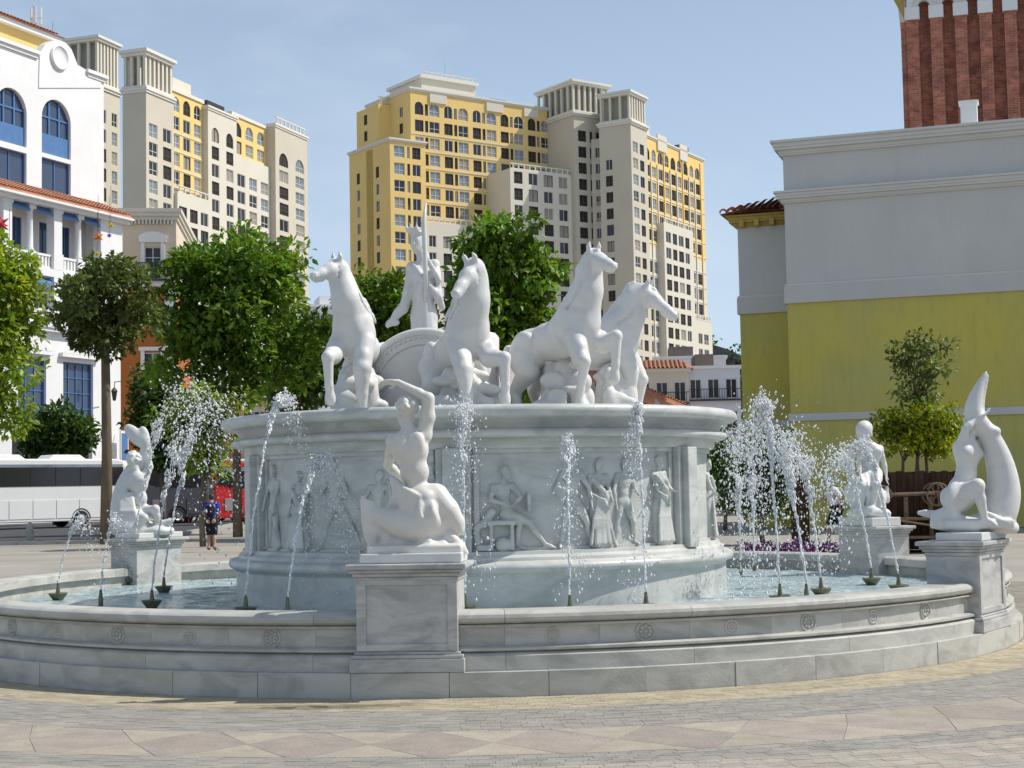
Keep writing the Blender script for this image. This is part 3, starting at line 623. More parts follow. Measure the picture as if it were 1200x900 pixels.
# pedestals on the basin wall
PNAMES = {0: 'panelled marble pedestal under the woman seated on a fish, at the front of the basin',
          1: 'marble pedestal at the right edge, under the youth kneeling with a dolphin',
          2: 'marble pedestal in the basin before the wooden planter, under the small seated child',
          3: 'marble pedestal at the far side of the basin behind the drum',
          4: 'marble pedestal on the left beside the white coach, under the figure hugging a fish'}
PTOP = 1.135; PADJ = {1: R(1.3)}
for kx, lab in PNAMES.items():
    if kx == 3: continue
    a = A0+kx*math.pi/3+PADJ.get(kx, 0); p = fpt(a, 6.20)
    t = empty('stone_pedestal', (p.x, p.y, 0), a, lab, 'pedestal', 'pedestals on the basin wall')
    hw = .435; y0, y1 = -.20, .34
    z0 = .216
    b = MB(); b.box(-hw, hw, y0, y1, z0+.16, PTOP-.15).build('shaft', M['pedestal'], t, bevel=.006)
    fr_ = MB(); e = .085
    for (x0, x1, za, zb) in ((-hw, -hw+e, .40, 1.0), (hw-e, hw, .40, 1.0), (-hw+e, hw-e, .40, .455), (-hw+e, hw-e, .955, 1.0)): fr_.box(x0, x1, y0-.016, y0+.01, za, zb)
    fr_.build('panel_frame', M['pedestal'], t, bevel=.004)
    b = MB(); b.box(-hw-.058, hw+.058, y0-.052, y1+.06, z0+.001, z0+.118); b.box(-hw-.048, hw+.048, y0-.044, y1+.045, z0+.119, z0+.150); b.box(-hw-.022, hw+.022, y0-.022, y1+.02, z0+.151, z0+.172)
    b.build('base', M['pedestal'], t, bevel=.008)
    b = MB()
    for (o, za, zb) in ((.012, .15, .11), (.03, .109, .075), (.055, .0745, .045), (.085, .0445, .0)): b.box(-hw-o, hw+o, y0-o, y1+o, PTOP-za, PTOP-zb)
    b.build('cap', M['pedestal'], t, bevel=.010)

# ------------------------------------------------------------------ drum
drum = empty('fountain_drum', tuple(FC), 0, 'carved marble drum with relief panels in the middle of the basin', 'fountain drum')
def arc(cx, cz, r, t0, t1, n=8): return [(cx+r*math.cos(R(t)), cz+r*math.sin(R(t))) for t in np.linspace(t0, t1, n)]
corn = [(2.80, 2.20), (2.93, 2.20), (2.95, 2.24), (2.95, 2.31), (3.02, 2.315)]+arc(3.06, 2.36, .045, -90, 90, 6)+[(3.0, 2.42)]+[(3.0+.16*(1-math.cos(R(t))), 2.42+.11*math.sin(R(t))) for t in np.linspace(5, 90, 6)]+[(3.17, 2.535)]+arc(3.165, 2.595, .068, -80, 90, 9)+[(3.10, 2.665), (0, 2.64)]
MB().lathe(corn, 192).build('cornice', M['drum'], drum, smooth=True, angle=40)
MB().lathe([(2.85, .95), (2.85, 2.22)], 160).build('wall', M['drum'], drum, smooth=True)
led = [(2.86, 1.09), (2.97, 1.085), (2.98, 1.05), (3.02, 1.02), (3.03, .985), (3.08, .965)]+arc(3.09, .91, .055, 90, -90, 8)+[(3.07, .84), (3.05, .82), (3.05, .2)]
MB().lathe(led, 192).build('ledge', M['drum'], drum, smooth=True, angle=35)
for kx in range(6):
    a = A0+kx*math.pi/3
    b = MB(); b.box(-.11, .11, -3.03, -2.7, 1.05, 2.205); b.box(-.19, -.115, -2.95, -2.7, 1.05, 2.205); b.box(.115, .19, -2.95, -2.7, 1.05, 2.205)
    b.xf(Matrix.Rotation(a, 4, 'Z')); b.build('pilaster', M['drum'], drum, bevel=.012)
for kx in range(6):       # sunk frame of each panel
    a0, a1 = A0+kx*math.pi/3+.075, A0+(kx+1)*math.pi/3-.075
    b = MB()
    for z0_, z1_ in ((1.085, 1.12), (2.15, 2.205)): b.lathe([(2.82, z0_), (2.885, z0_), (2.885, z1_), (2.82, z1_)], 30, a0, a1, close=True)
    for c0, c1 in ((a0, a0+.02), (a1-.02, a1)): b.lathe([(2.82, 1.125), (2.882, 1.125), (2.882, 2.145), (2.82, 2.145)], 2, c0, c1, close=True)
    b.build('panel_frame', M['drum'], drum, smooth=True, angle=30)

def relief(ang, fn, w=.5, hh=1.08, face=None, h=.0125):
    """a figure carved in high relief; local x along the wall, y out of it (negative), z up from the ledge; bent round the drum"""
    S = Sculpt((-w, -.33, -.04), (w, .12, hh), h); fn(S)
    def warp(P):
        r = 2.845-P[:, 1]*.85; t = ang+P[:, 0]/2.85
        return np.stack([r*np.sin(t), -r*np.cos(t), 1.09+P[:, 2]], 1)
    o = link('relief_figure', S.mesh('relief', [M['drum']], 1, warp), drum); return o
U = .57
def standing(S, lean=0, armL=(.16, -.07, .52), armR=(-.14, -.08, .50), stride=.05, female=False, robe=False, face=(-.4, -.9, 0), hx=0, seed=1, H=1.0):
    J = dict(pelvis=(0, .0, .50*H), waist=(lean*.2, .0, .60*H), chest=(lean*.5, 0, .72*H), neck=(lean*.8, 0, .83*H), head=(lean+hx, -.02, .92*H),
             shL=(.105+lean*.7, 0, .79*H), shR=(-.105+lean*.7, 0, .79*H), elL=(armL[0], armL[1]*.6, .63*H), elR=(armR[0], armR[1]*.6, .63*H), wrL=armL, wrR=armR,
             hipL=(.05, 0, .48*H), hipR=(-.05, 0, .48*H), knL=(.06+stride, -.05, .27*H), knR=(-.06-stride*.6, .0, .27*H), anL=(.07+stride*1.6, .0, .05), anR=(-.07-stride, 0, .05), toL=(.09+stride*1.6, -.09, .02), toR=(-.10-stride, -.09, .02))
    human(S, J, U*H, .035, female, 'curly', face, seed=seed, headk=1.05)
    if robe:
        rg = np.random.default_rng(seed)
        S.chain([(lean*.3, 0, .55*H), (0, .01, .3*H), (.01, .01, .06)], [.085, .105, .14], .03)
        for j in range(9):
            x = -.12+.03*j; S.chain([(lean*.4+x*.45+.04, -.075, .62*H), (x*.8, -.10, .32*H), (x*1.1+rg.uniform(-.02, .02), -.125, .05)], [.012, .016, .02], .012)
        S.chain([(-.09+lean*.6, -.07, .76*H), (.03, -.10, .62*H), (.11, -.07, .5*H)], [.03, .035, .03], .015)
        for j in range(4): S.chain([(-.10+.03*j, -.09, .60*H-.02*j), (0.02+.02*j, -.12, .54*H-.03*j), (.11, -.07, .52*H-.03*j)], [.012]*3, .01)
def seated(S):
    J = dict(pelvis=(-.07, 0, .40), waist=(-.10, 0, .50), chest=(-.13, 0, .62), neck=(-.12, 0, .74), head=(-.09, -.03, .84), shL=(-.02, -.02, .70), shR=(-.23, 0, .69), elL=(.06, -.1, .58), wrL=(.0, -.13, .52),
             elR=(-.26, -.08, .55), wrR=(-.10, -.14, .50), hipL=(-.02, -.03, .38), hipR=(-.12, 0, .38), knL=(.14, -.12, .30), knR=(.05, -.06, .30), anL=(.33, -.04, .06), anR=(.02, 0, .05), toL=(.43, -.07, .02), toR=(.10, -.08, .02))
    human(S, J, U, .035, False, 'curly', (.6, -.8, 0), seed=4, headk=1.05)
    S.box((-.30, -.14, .28), (.0, .05, .33)); S.box((-.28, -.12, .0), (-.24, .05, .30)); S.box((-.06, -.12, .0), (-.02, .05, .30)); S.ell((-.13, -.05, .06), (.09, .08, .09)); S.box((-.42, -.12, 0), (-.27, .05, .07)); S.box((.12, -.16, .42), (.16, -.02, .62))
    S.chain([(-.25, -.06, .42), (-.33, -.05, .30), (-.42, -.04, .25), (-.40, -.05, .1)], [.05, .045, .035, .04], .02)
def aof(px):                                   # angle on the drum wall seen at this column of the photograph
    best = min(((abs((lambda q: q.x/q.y)(fpt(A0*0+R(t), 2.86))-(lambda d: d.x/d.y)(ray(px, 590))), R(t)) for t in np.arange(-80, 80, .5))); return best[1]
F_ = [(603, seated, .5), (672, lambda S: standing(S, -.02, (.17, -.12, .50), (-.22, -.06, .62), .09, face=(-.3, -.9, 0), seed=11, H=1.04), .4),
      (700, lambda S: standing(S, .02, (.13, -.1, .56), (-.13, -.12, .58), .02, True, True, (-.7, -.6, 0), seed=12, H=.99), .36),
      (730, lambda S: standing(S, .03, (.15, -.08, .60), (-.16, -.11, .47), .05, face=(-.8, -.5, 0), seed=13), .36),
      (773, lambda S: standing(S, .0, (.12, -.13, .62), (-.10, -.13, .66), .01, False, True, (.5, -.8, 0), seed=14, H=1.02), .36),
      (836, lambda S: standing(S, .0, (.15, -.12, .52), (-.13, -.12, .58), .04, True, True, (-.5, -.8, 0), seed=15), .36),
      (320, lambda S: standing(S, .02, (.14, -.1, .48), (-.15, -.08, .52), .06, face=(.6, -.7, 0), seed=16, H=1.0), .36),
      (352, lambda S: standing(S, -.03, (.16, -.1, .55), (-.12, -.1, .45), .03, True, True, (.5, -.8, 0), seed=17, H=.92), .36),
      (394, lambda S: standing(S, -.05, (.18, -.12, .62), (-.2, -.08, .66), .16, face=(-.6, -.7, 0), seed=18, H=1.03), .45),
      (440, lambda S: standing(S, .05, (.2, -.12, .72), (-.15, -.1, .52), .08, face=(-.5, -.8, 0), seed=19, H=.9), .42),
      (505, lambda S: standing(S, .0, (.15, -.1, .5), (-.14, -.1, .55), .03, True, True, (.2, -.9, 0), seed=20, H=.98), .36)]
for px, fn, w_ in F_: relief(aof(px), fn, w_)

# ------------------------------------------------------------------ horses, chariot, charioteer on the drum
ZT = 2.645
def HR(side, x=-.50, y=.17): return [(x+.10, y*side, .52), (x-.12, y*side, .30), (x-.06, y*side, .10), (x, y*side, .05)]
horse('horse_statue', tuple(at(421, 470, 18.45).xy)+(ZT-.09,), R(-99),
      [(.38, -.03, 1.42), (.40, -.09, 1.66), (.42, -.11, 1.80)], (.70, -.34, 1.69),
      {'FL': [(.46, .16, .62), (.44, .15, .33), (.43, .15, .10), (.46, .15, .05)], 'FR': [(.52, -.17, .78), (.74, -.17, .74), (.70, -.17, .42), (.66, -.17, .30)], 'HL': HR(1), 'HR': HR(-1)},
      'marble horse at the left end of the group, neck stretched up before the tree', 1, 1, 16)
horse('horse_statue', tuple(at(540, 470, 17.75).xy)+(ZT-.17,), R(-67),
      [(.44, .0, 1.40), (.50, .0, 1.64), (.57, -.03, 1.74)], (.76, -.34, 1.42),
      {'FL': [(.50, .16, .74), (.69, .26, .73), (.68, .27, .42), (.66, .27, .30)], 'FR': [(.50, -.15, .60), (.56, -.14, .32), (.60, -.14, .10), (.66, -.14, .05)], 'HL': HR(1), 'HR': HR(-1)},
      'marble horse in front of the chariot with arched neck and one foreleg raised', -1, 2, 12)
horse('horse_statue', tuple(at(660, 470, 18.2).xy)+(ZT-.04,), R(-44),
      [(.40, .0, 1.42), (.46, .0, 1.66), (.50, .0, 1.78)], (.93, -.14, 1.64),
      {'FL': [(.50, .16, .80), (.68, .18, .88), (.66, .18, .56), (.64, .18, .44)], 'FR': [(.44, -.17, .62), (.54, -.22, .58), (.45, -.20, .27), (.43, -.20, .13)], 'HL': HR(1), 'HR': HR(-1)},
      'marble horse right of the tree, head highest, both forelegs lifted', 1, 3, 12)
horse('horse_statue', tuple(at(703, 470, 19.5).xy)+(ZT-.05,), R(-14),
      [(.40, .0, 1.28), (.47, .0, 1.50), (.58, .0, 1.58)], (.98, -.05, 1.26),
      {'FL': [(.44, .16, .60), (.52, .16, .50), (.46, .16, .2), (.47, .16, .1)], 'FR': [(.42, -.15, .58), (.42, -.15, .32), (.41, -.15, .10), (.44, -.15, .05)], 'HL': HR(1), 'HR': HR(-1)},
      'marble horse at the right end of the group, head reaching out and lowered', 1, 4, 10)
# carved rock and foam under the horses
rk = random.Random(5)
for i, (px, Y, wd, dp, n) in enumerate(((418, 18.4, .26, .28, 20), (540, 18.0, .34, .34, 26), (660, 18.3, .32, .32, 28), (722, 19.3, .22, .28, 16))):
    sp = []
    for _ in range(int(n*1.7)):
        x, y = rk.uniform(-wd, wd), rk.uniform(-dp, dp); top = .74*max(0, 1-(x/wd)**2*.7-(y/dp)**2*.5)
        sp.append(((x, y, rk.uniform(-.02, top)), (rk.uniform(.06, .16), rk.uniform(.05, .12), rk.uniform(.05, .15))))
    sp += [((rk.uniform(-wd, wd)*.8, rk.uniform(-dp, dp)*.8, .02), (.15, .13, .12)) for _ in range(8)]+[((0, 0, .25), (.15, .14, .42)), ((-.14, .04, .2), (.12, .12, .34)), ((.15, -.03, .2), (.12, .12, .32))]
    p = at(px, 470, Y); o = blobs('carved_rock', None, (p.x, p.y, ZT), 0, (-wd-.25, -dp-.25, -.08), (wd+.25, dp+.25, .95), sp, .016)
    tag(o, ['carved marble rock under the left end horse', 'carved marble rock under the horse with arched neck', 'carved marble rock between the legs of the highest headed horse', 'carved marble rock under the right end horse'][i], 'carved rock', 'carved rocks under the horses')
# chariot: two round-shouldered side panels with raised rims and a curved front, on a floor
cp = at(507, 470, 19.0)
ch = empty('chariot', (cp.x, cp.y, ZT), R(-10), 'marble chariot with round shell sides and beaded rim behind the arched neck horse', 'chariot')
def chariot_side(nm, x):
    def disc(r, xa, xb, n=40): 
        return [(r*math.cos(t), r*math.sin(t)) for t in np.linspace(R(-10), R(190), n)]
    b = MB(); b.prism(disc(.76, 0, 0), -.03, .03); o = b.build(nm, M['statue'], ch, (0, x, .24), 0, smooth=True, angle=40)
    tube = MB().tube([(.76*math.cos(t), 0, .76*math.sin(t)) for t in np.linspace(R(-10), R(190), 48)], .055, 10); tube.tube([(.62*math.cos(t), -.035, .62*math.sin(t)) for t in np.linspace(R(-8), R(188), 40)], .018, 6)
    tube.build('rim', M['statue'], o, smooth=True)
    bd = MB()
    for t in np.linspace(R(0), R(180), 34): bd.sphere((.69*math.cos(t), -.035, .69*math.sin(t)), .02, nu=6, nv=4)
    tag(bd.build('beads', M['statue'], o, smooth=True), kind='stuff')
chariot_side('side_panel', -.42); chariot_side('side_panel', .42)
MB().box(-.72, .68, -.40, .40, .02, .17).build('floor', M['statue'], ch, bevel=.02)
fp = MB(); fp.lathe([(.40, .15), (.46, .15), (.47, .95), (.43, 1.0), (.39, .95)], 20, R(0), R(180), close=True); fp.build('front_panel', M['statue'], ch, (.36, 0, 0), 0, smooth=True, angle=40)
# charioteer
def charioteer():
    S = Sculpt((-.75, -.5, -.1), (.6, .5, 2.65), .017); s = 329.
    P = lambda zx, zy, y=0.: np.array(((zx-205)/s, y, (745-zy)/s))
    J = dict(pelvis=P(200, 470), waist=P(200, 395), chest=P(200, 315), neck=P(193, 240), head=P(180, 172, -.03), shR=P(155, 270, .02), shL=P(245, 262, .0), elR=P(135, 360, .08), wrR=P(118, 425, .0), elL=P(262, 330, -.10), wrL=P(222, 250, -.19),
             hdR=(-.8, -.2, -.4), hdL=(-.2, -.1, 1), hipL=P(222, 490), hipR=P(178, 490), knL=P(225, 600, -.06), knR=P(180, 600), anL=P(222, 715), anR=P(180, 715), toL=P(226, 738, -.15), toR=P(172, 738, -.14))
    human(S, J, 1.02, .035, True, 'bun', (-.35, -.94, -.02), seed=21, headk=1.18)
    rg = np.random.default_rng(8)
    S.chain([P(198, 330), P(198, 450), P(198, 600), P(198, 735)], [.125, .135, .15, .17], .05)
    for j in range(12):                          # folds of the robe
        t = (j/11-.5)*2; x = t*.145
        S.chain([P(200, 345)+(x*.6, -.13*math.sqrt(max(0, 1-t*t))-.03, 0), P(200, 480)+(x*.85+rg.uniform(-.01, .01), -.13*math.sqrt(max(0, 1-t*t))-.01, 0), P(200, 735)+(x*1.15, -.16*math.sqrt(max(0, 1-t*t*.9)), 0)], [.018, .028, .032], .008)
    S.chain([P(150, 265), P(205, 330, -.15), P(262, 400, -.08), P(275, 440, .0)], [.05, .05, .05, .04], .03)   # sash across the chest
    for j in range(5): S.chain([P(158+j*7, 262+j*4, -.09), P(205+j*5, 322+j*9, -.165), P(258, 385+j*9, -.1)], [.014]*3, .012)
    S.chain([P(150, 280, .02), P(140, 360, .06), P(115, 440, .02), P(50, 512, -.04)], [.065, .07, .06, .028], .03)    # hanging sleeve
    S.ell(P(72, 500, -.03), (.09, .04, .045), None, .03)
    for j in range(5): S.chain([P(150-j*4, 300, -.03), P(132-j*3, 380+j*5, -.02), P(100-j*8, 460+j*4, -.03), P(52, 500+j*5, -.05)], [.016]*4, .012)
    S.chain([P(258, 330, -.06), P(262, 380, -.07), P(255, 420, -.1)], [.03, .045, .03], .02)
    cr = P(170, 118, -.02); 
    for j in range(9):
        a = 2*math.pi*j/9; d = np.array((math.cos(a)*.105, math.sin(a)*.105, 0)); S.cap(cr+d, cr+d*1.25+(0, 0, .085), .022, .009, .012)
        a2 = 2*math.pi*(j+1)/9; S.cap(cr+d, cr+np.array((math.cos(a2)*.105, math.sin(a2)*.105, 0)), .022, .022, .01)
    o = link('charioteer_statue', S.mesh('charioteer', [M['statue']], 1)); p = at(500, 470, 19.4); o.location = (p.x, p.y, ZT+.46)
    tag(o, 'crowned marble woman in a long robe standing in the chariot holding a staff', 'statue')
    b = MB(); b.tube([P(212, 420, -.22), P(212, 250, -.22), P(208, 110, -.22), P(218, 18, -.22)], [.026, .028, .03, .012], 8); b.build('staff', M['statue'], o, smooth=True)
charioteer()

# ------------------------------------------------------------------ the four corner figures
def place(name, S, kx, r, label, m, dz=0, smooth=1, off=(0, 0)):
    p = fpt(A0+kx*math.pi/3+PADJ.get(kx, 0), r); o = link(name, S.mesh(name, [m], smooth)); o.location = (p.x+off[0], p.y+off[1], PTOP+dz)
    return tag(o, label, 'statue', 'marble figures on the basin pedestals')
def slab(kx, parent, hw=.44, d0=-.26, d1=.22, h=.085):
    """thin plinth cut with the figure"""
    a = A0+kx*math.pi/3+PADJ.get(kx, 0); b = MB().box(-hw, hw, d0, d1, 0.001, h); b.build('plinth', M['statue'], parent, (0, 0, 0), a, bevel=.01)
def woman_on_fish():
    s = 486.; S = Sculpt((-.62, -.40, .06), (.62, .52, 1.75), .0105)
    P = lambda zx, zy, y=0.: np.array(((zx-306)/s, y, (835-zy)/s))
    J = dict(pelvis=P(325, 555), waist=P(310, 450), chest=P(292, 355), neck=P(285, 270, .01), head=P(276, 195, .03), shL=P(222, 325, .03), shR=P(352, 295, .01), elL=P(188, 420, .22), wrL=P(250, 480, .33),
             elR=P(374, 138, -.02), wrR=P(243, 66, .02), hdR=(-1, .1, .03), hnR=(0, -.4, -1), hipR=P(395, 560, .02), hipL=P(268, 565, .06), knR=P(484, 668, -.02), anR=P(455, 752, .14), toR=P(515, 800, .02),
             knL=P(190, 640, .14), anL=P(215, 745, .2), toL=P(165, 785, .15))
    human(S, J, 1.0, .035, True, 'curly', (-.62, .75, -.2), seed=31, headk=1.02)
    S.chain([P(352, 295, .01), P(372, 220, -.0), P(376, 140, -.02)], [.062, .058, .05], .03)
    S.chain([P(400, 560, .0), P(450, 620, -.03), P(486, 672, -.02)], [.115, .095, .072], .04); S.ell(P(495, 700, -.03), (.05, .05, .055), None, .03)
    # drape round the hips, falling over the fish
    for j in range(8): S.chain([P(214+j*2, 478+j*13, .06), P(262, 520+j*12, -.09), P(335, 560+j*9, -.135), P(400, 585+j*6, -.09), P(438-j*3, 590+j*7, .0)], [.028, .026, .023, .026, .026], .010)
    S.ell(P(364, 612, -.125), (.095, .055, .085), None, .03); S.spl([P(338, 585, -.15), P(336, 630, -.175), P(330, 662, -.165)], [.03, .036, .02], .01); S.spl([P(385, 590, -.14), P(388, 630, -.165), P(396, 655, -.15)], [.03, .04, .022], .01)
    for xx in (352, 366, 378): S.spl([P(xx, 596, -.19), P(xx-2, 625, -.195), P(xx-4, 655, -.18)], [.006, .010, .008], .008, True)
    S.spl([P(325, 662, -.165), P(362, 652, -.175), P(398, 658, -.15)], [.016, .02, .016], .01)
    # the fish: deep belly, tail fin standing up on the left
    S.spl([P(118, 600, -.03), P(165, 640, -.04), P(240, 668, -.03), P(330, 678, .0), P(420, 662, .02)], [.03, .075, .13, .175, .13], .05)
    S.ell(P(352, 668, .0), (.215, .19, .155), None, .04)
    S.spl([P(88, 556, -.02), P(105, 610, -.03), P(118, 680, -.03), P(130, 770, -.02)], [.018, .05, .06, .028], .03); S.chain([P(130, 612, -.03), P(150, 640, -.03), P(146, 700, -.03)], [.03, .07, .04], .03)
    S.ell(P(122, 665, -.03), (.065, .035, .20), None, .03)
    S.chain([P(170, 690, .0), P(190, 740, -.02), P(150, 785, -.06)], [.06, .05, .03], .03); S.chain([P(270, 740, .0), P(215, 775, -.05)], [.08, .05], .03)
    for j in range(7): S.cap(P(340+j*14, 745, -.09-.05*math.sin(j)), P(325+j*20, 795, -.14), .035, .05, .02)
    S.ell(P(380, 770, .02), (.17, .18, .09), None, .03); S.chain([P(450, 720, -.05), P(500, 770, -.08), P(520, 800, -.08)], [.05, .045, .035], .02); S.box(P(110, 800, -.2), P(510, 760, .35), .03, .02)
    rg = np.random.default_rng(2)
    o = place('woman_statue', S, 0, 6.09, 'warm white marble nude seen from behind, arm over her head, seated on a fish', M['statue_warm'], 0, 1, (.03, 0.0)); slab(0, o)
woman_on_fish()
def youth_dolphin():
    s = 462.; S = Sculpt((-.62, -.5, .05), (.72, .6, 1.95), .0135)
    P = lambda zx, zy, y=0.: np.array(((zx-190)/s, y, (868-zy)/s))
    J = dict(pelvis=P(165, 640, .02), waist=P(185, 545, .0), chest=P(195, 455, .0), neck=P(205, 370, .0), head=P(225, 315, .03), shR=P(160, 420, -.02), shL=P(240, 405, .10), elR=P(178, 330, -.1), wrR=P(235, 282, -.07), elL=P(285, 350, .16), wrL=P(262, 290, .1),
             hdR=(.9, -.1, .4), hdL=(-.2, 0, 1), hipR=P(125, 660, .0), hipL=P(190, 655, -.05), knR=P(95, 735, -.12), anR=P(30, 742, .1), toR=P(-35, 735, .14), knL=P(205, 610, -.24), anL=P(240, 770, -.2), toL=P(285, 800, -.24))
    human(S, J, 1.0, .035, False, 'curly', (.5, -.5, -.5), seed=41)
    S.ell(P(125, 670, .04), (.14, .13, .13), None, .04); S.chain([P(150, 670, -.05), P(180, 630, -.15), P(207, 605, -.23)], [.10, .085, .07], .04)
    # the dolphin rising behind him, tail fin pointing up
    S.spl([P(300, 800, .02), P(340, 745, .06), P(372, 650, .08), P(368, 540, .08), P(340, 440, .06), P(300, 360, .03), P(258, 300, .0), P(235, 250, .0)], [.13, .185, .175, .15, .125, .105, .09, .085], .05)
    S.spl([P(250, 300, .0), P(232, 250, .0), P(238, 200, .0), P(262, 135, .0), P(300, 58, .0)], [.09, .088, .078, .052, .016], .02); S.spl([P(262, 290, .03), P(258, 240, .03), P(272, 180, .02), P(305, 75, 0)], [.08, .065, .045, .02], .02)
    S.ell(P(312, 345, -.02), (.10, .07, .06), None, .03)
    S.chain([P(300, 800, .0), P(255, 815, -.02), P(225, 812, -.03)], [.12, .07, .04], .03); S.chain([P(215, 770, -.03), P(300, 780, -.15), P(345, 800, -.18)], [.045, .035, .02], .02)
    for j in range(5): S.chain([P(250+j*22, 735+j*8, -.16), P(300+j*12, 770+j*5, -.2), P(350, 800, -.2)], [.02, .022, .018], .012)
    S.chain([P(60, 770, .05), P(110, 790, -.1), P(190, 800, -.12)], [.07, .10, .09], .04); S.ell(P(110, 780, .12), (.2, .18, .10), None, .04); S.ell(P(270, 800, .1), (.27, .25, .12), None, .04); S.ell(P(350, 815, .1), (.2, .2, .11), None, .04)
    S.box(P(40, 815, -.22), P(380, 770, .35), .03, .02)
    o = place('youth_statue', S, 1, 6.09, 'white marble youth kneeling against an upright dolphin at the right edge', M['statue'], 0, 1, (.10, .0)); slab(1, o)
youth_dolphin()
def child_on_fish():
    s = 348.; S = Sculpt((-.55, -.5, .04), (.5, .5, 1.65), .014)
    P = lambda zx, zy, y=0.: np.array(((zx-285)/s, y, (600-zy)/s))
    J = dict(pelvis=P(300, 335, .04), waist=P(302, 290, .03), chest=P(300, 240, .0), neck=P(285, 188, -.02), head=P(266, 142, -.06), shL=P(345, 222, .02), shR=P(252, 222, .0), elL=P(368, 290, .06), wrL=P(374, 345, .02), elR=P(235, 285, -.06), wrR=P(230, 340, -.16),
             hdR=(.2, -.3, -1), hdL=(0, -.1, -1), hipL=P(325, 345, .0), hipR=P(272, 345, .0), knL=P(300, 400, -.25), knR=P(232, 400, -.22), anL=P(280, 500, -.26), anR=P(215, 500, -.2), toL=P(270, 530, -.34), toR=P(200, 530, -.28))
    human(S, J, .92, .035, False, 'cap', (-.55, -.75, -.35), seed=51, headk=1.48)
    S.ell(P(275, 465, .03), (.27, .24, .26), None, .05); S.ell(P(215, 430, .0), (.12, .14, .19), None, .04); S.chain([P(190, 470, .0), P(185, 420, -.03), P(210, 370, -.05)], [.08, .07, .03], .03)
    S.chain([P(340, 470, .05), P(372, 460, .04), P(378, 410, .03)], [.10, .045, .02], .03); S.chain([P(350, 440, .05), P(380, 480, .04)], [.06, .03], .03)
    for j in range(6): S.chain([P(252+j*14, 335, -.10), P(250+j*13, 405, -.21-.03*(j%2)), P(240+j*18+6*(j%2), 470, -.22), P(222+j*24, 540-10*(j%2), -.24)], [.016, .02+.008*(j%2), .018+.01*(j%2), .022], .008)
    S.ell(P(285, 540, .0), (.30, .27, .10), None, .04); S.chain([P(190, 540, -.1), P(260, 525, -.27), P(350, 540, -.15)], [.08, .07, .07], .03)
    S.box(P(200, 570, -.25), P(370, 530, .3), .03, .02)
    o = place('child_statue', S, 2, 6.09, 'white marble child with bowed head seated on a fish, before the wooden planter', M['statue'], 0, 1); slab(2, o, .38, -.24, .27, .12)
child_on_fish()
def figure_fish():
    s = 306.; S = Sculpt((-.62, -.5, .04), (.62, .5, 1.85), .014)
    P = lambda zx, zy, y=0.: np.array(((zx-180)/s, y, (600-zy)/s))
    J = dict(pelvis=P(140, 480, .05), waist=P(135, 420, .0), chest=P(130, 350, -.02), neck=P(125, 295, -.03), head=P(115, 250, -.06), shL=P(165, 325, .0), shR=P(90, 330, .0), elL=P(190, 280, .0), wrL=P(172, 225, .02), elR=P(75, 400, -.1), wrR=P(110, 455, -.15),
             hdL=(-.2, 0, 1), hdR=(.6, 0, -.6), hipL=P(165, 490, .0), hipR=P(115, 495, .0), knL=P(225, 470, -.18), anL=P(235, 555, -.1), toL=P(290, 525, -.12), knR=P(180, 510, -.24), anR=P(150, 565, -.22), toR=P(110, 575, -.28))
    human(S, J, 1.0, .035, False, 'curly', (-.35, -.85, -.2), seed=61, headk=1.1)
    S.spl([P(70, 540, .05), P(60, 470, .08), P(70, 380, .08), P(105, 300, .08), P(150, 245, .06), P(168, 190, .04), P(165, 150, .03)], [.2, .19, .16, .13, .10, .07, .05], .05)
    def fin(c, tip, root, w, t):
        c = P(*c); la = nrm(P(*tip)-P(*root)); pa = np.cross(la, (0, 1, 0)); L_ = np.linalg.norm(P(*tip)-P(*root))/2; S.ell(c, (L_, w, t), (la, pa, np.array((0, 1, 0))), .03)
    fin((119, 136, .02), (74, 86, .02), (164, 186, .02), .105, .055); fin((159, 146, .03), (150, 92, .03), (168, 200, .03), .085, .055); S.ell(P(148, 158, .025), (.10, .06, .10), None, .03)
    for j in range(6): S.chain([P(60+j*10, 400, -.1), P(70+j*12, 480, -.2), P(60+j*20, 560, -.24)], [.03, .035, .04], .02)
    S.ell(P(130, 560, .0), (.30, .3, .14), None, .05); S.ell(P(230, 570, -.02), (.22, .25, .10), None, .04); S.chain([P(225, 545, -.1), P(280, 530, -.1), P(305, 515, -.1)], [.07, .045, .02], .03); S.ell(P(60, 560, .02), (.18, .22, .12), None, .04)
    o = place('figure_statue', S, 4, 6.09, 'white marble figure hugging a fish with forked tail raised, beside the white coach', M['statue'], 0, 1); slab(4, o, .43, -.24, .27, .08)
figure_fish()

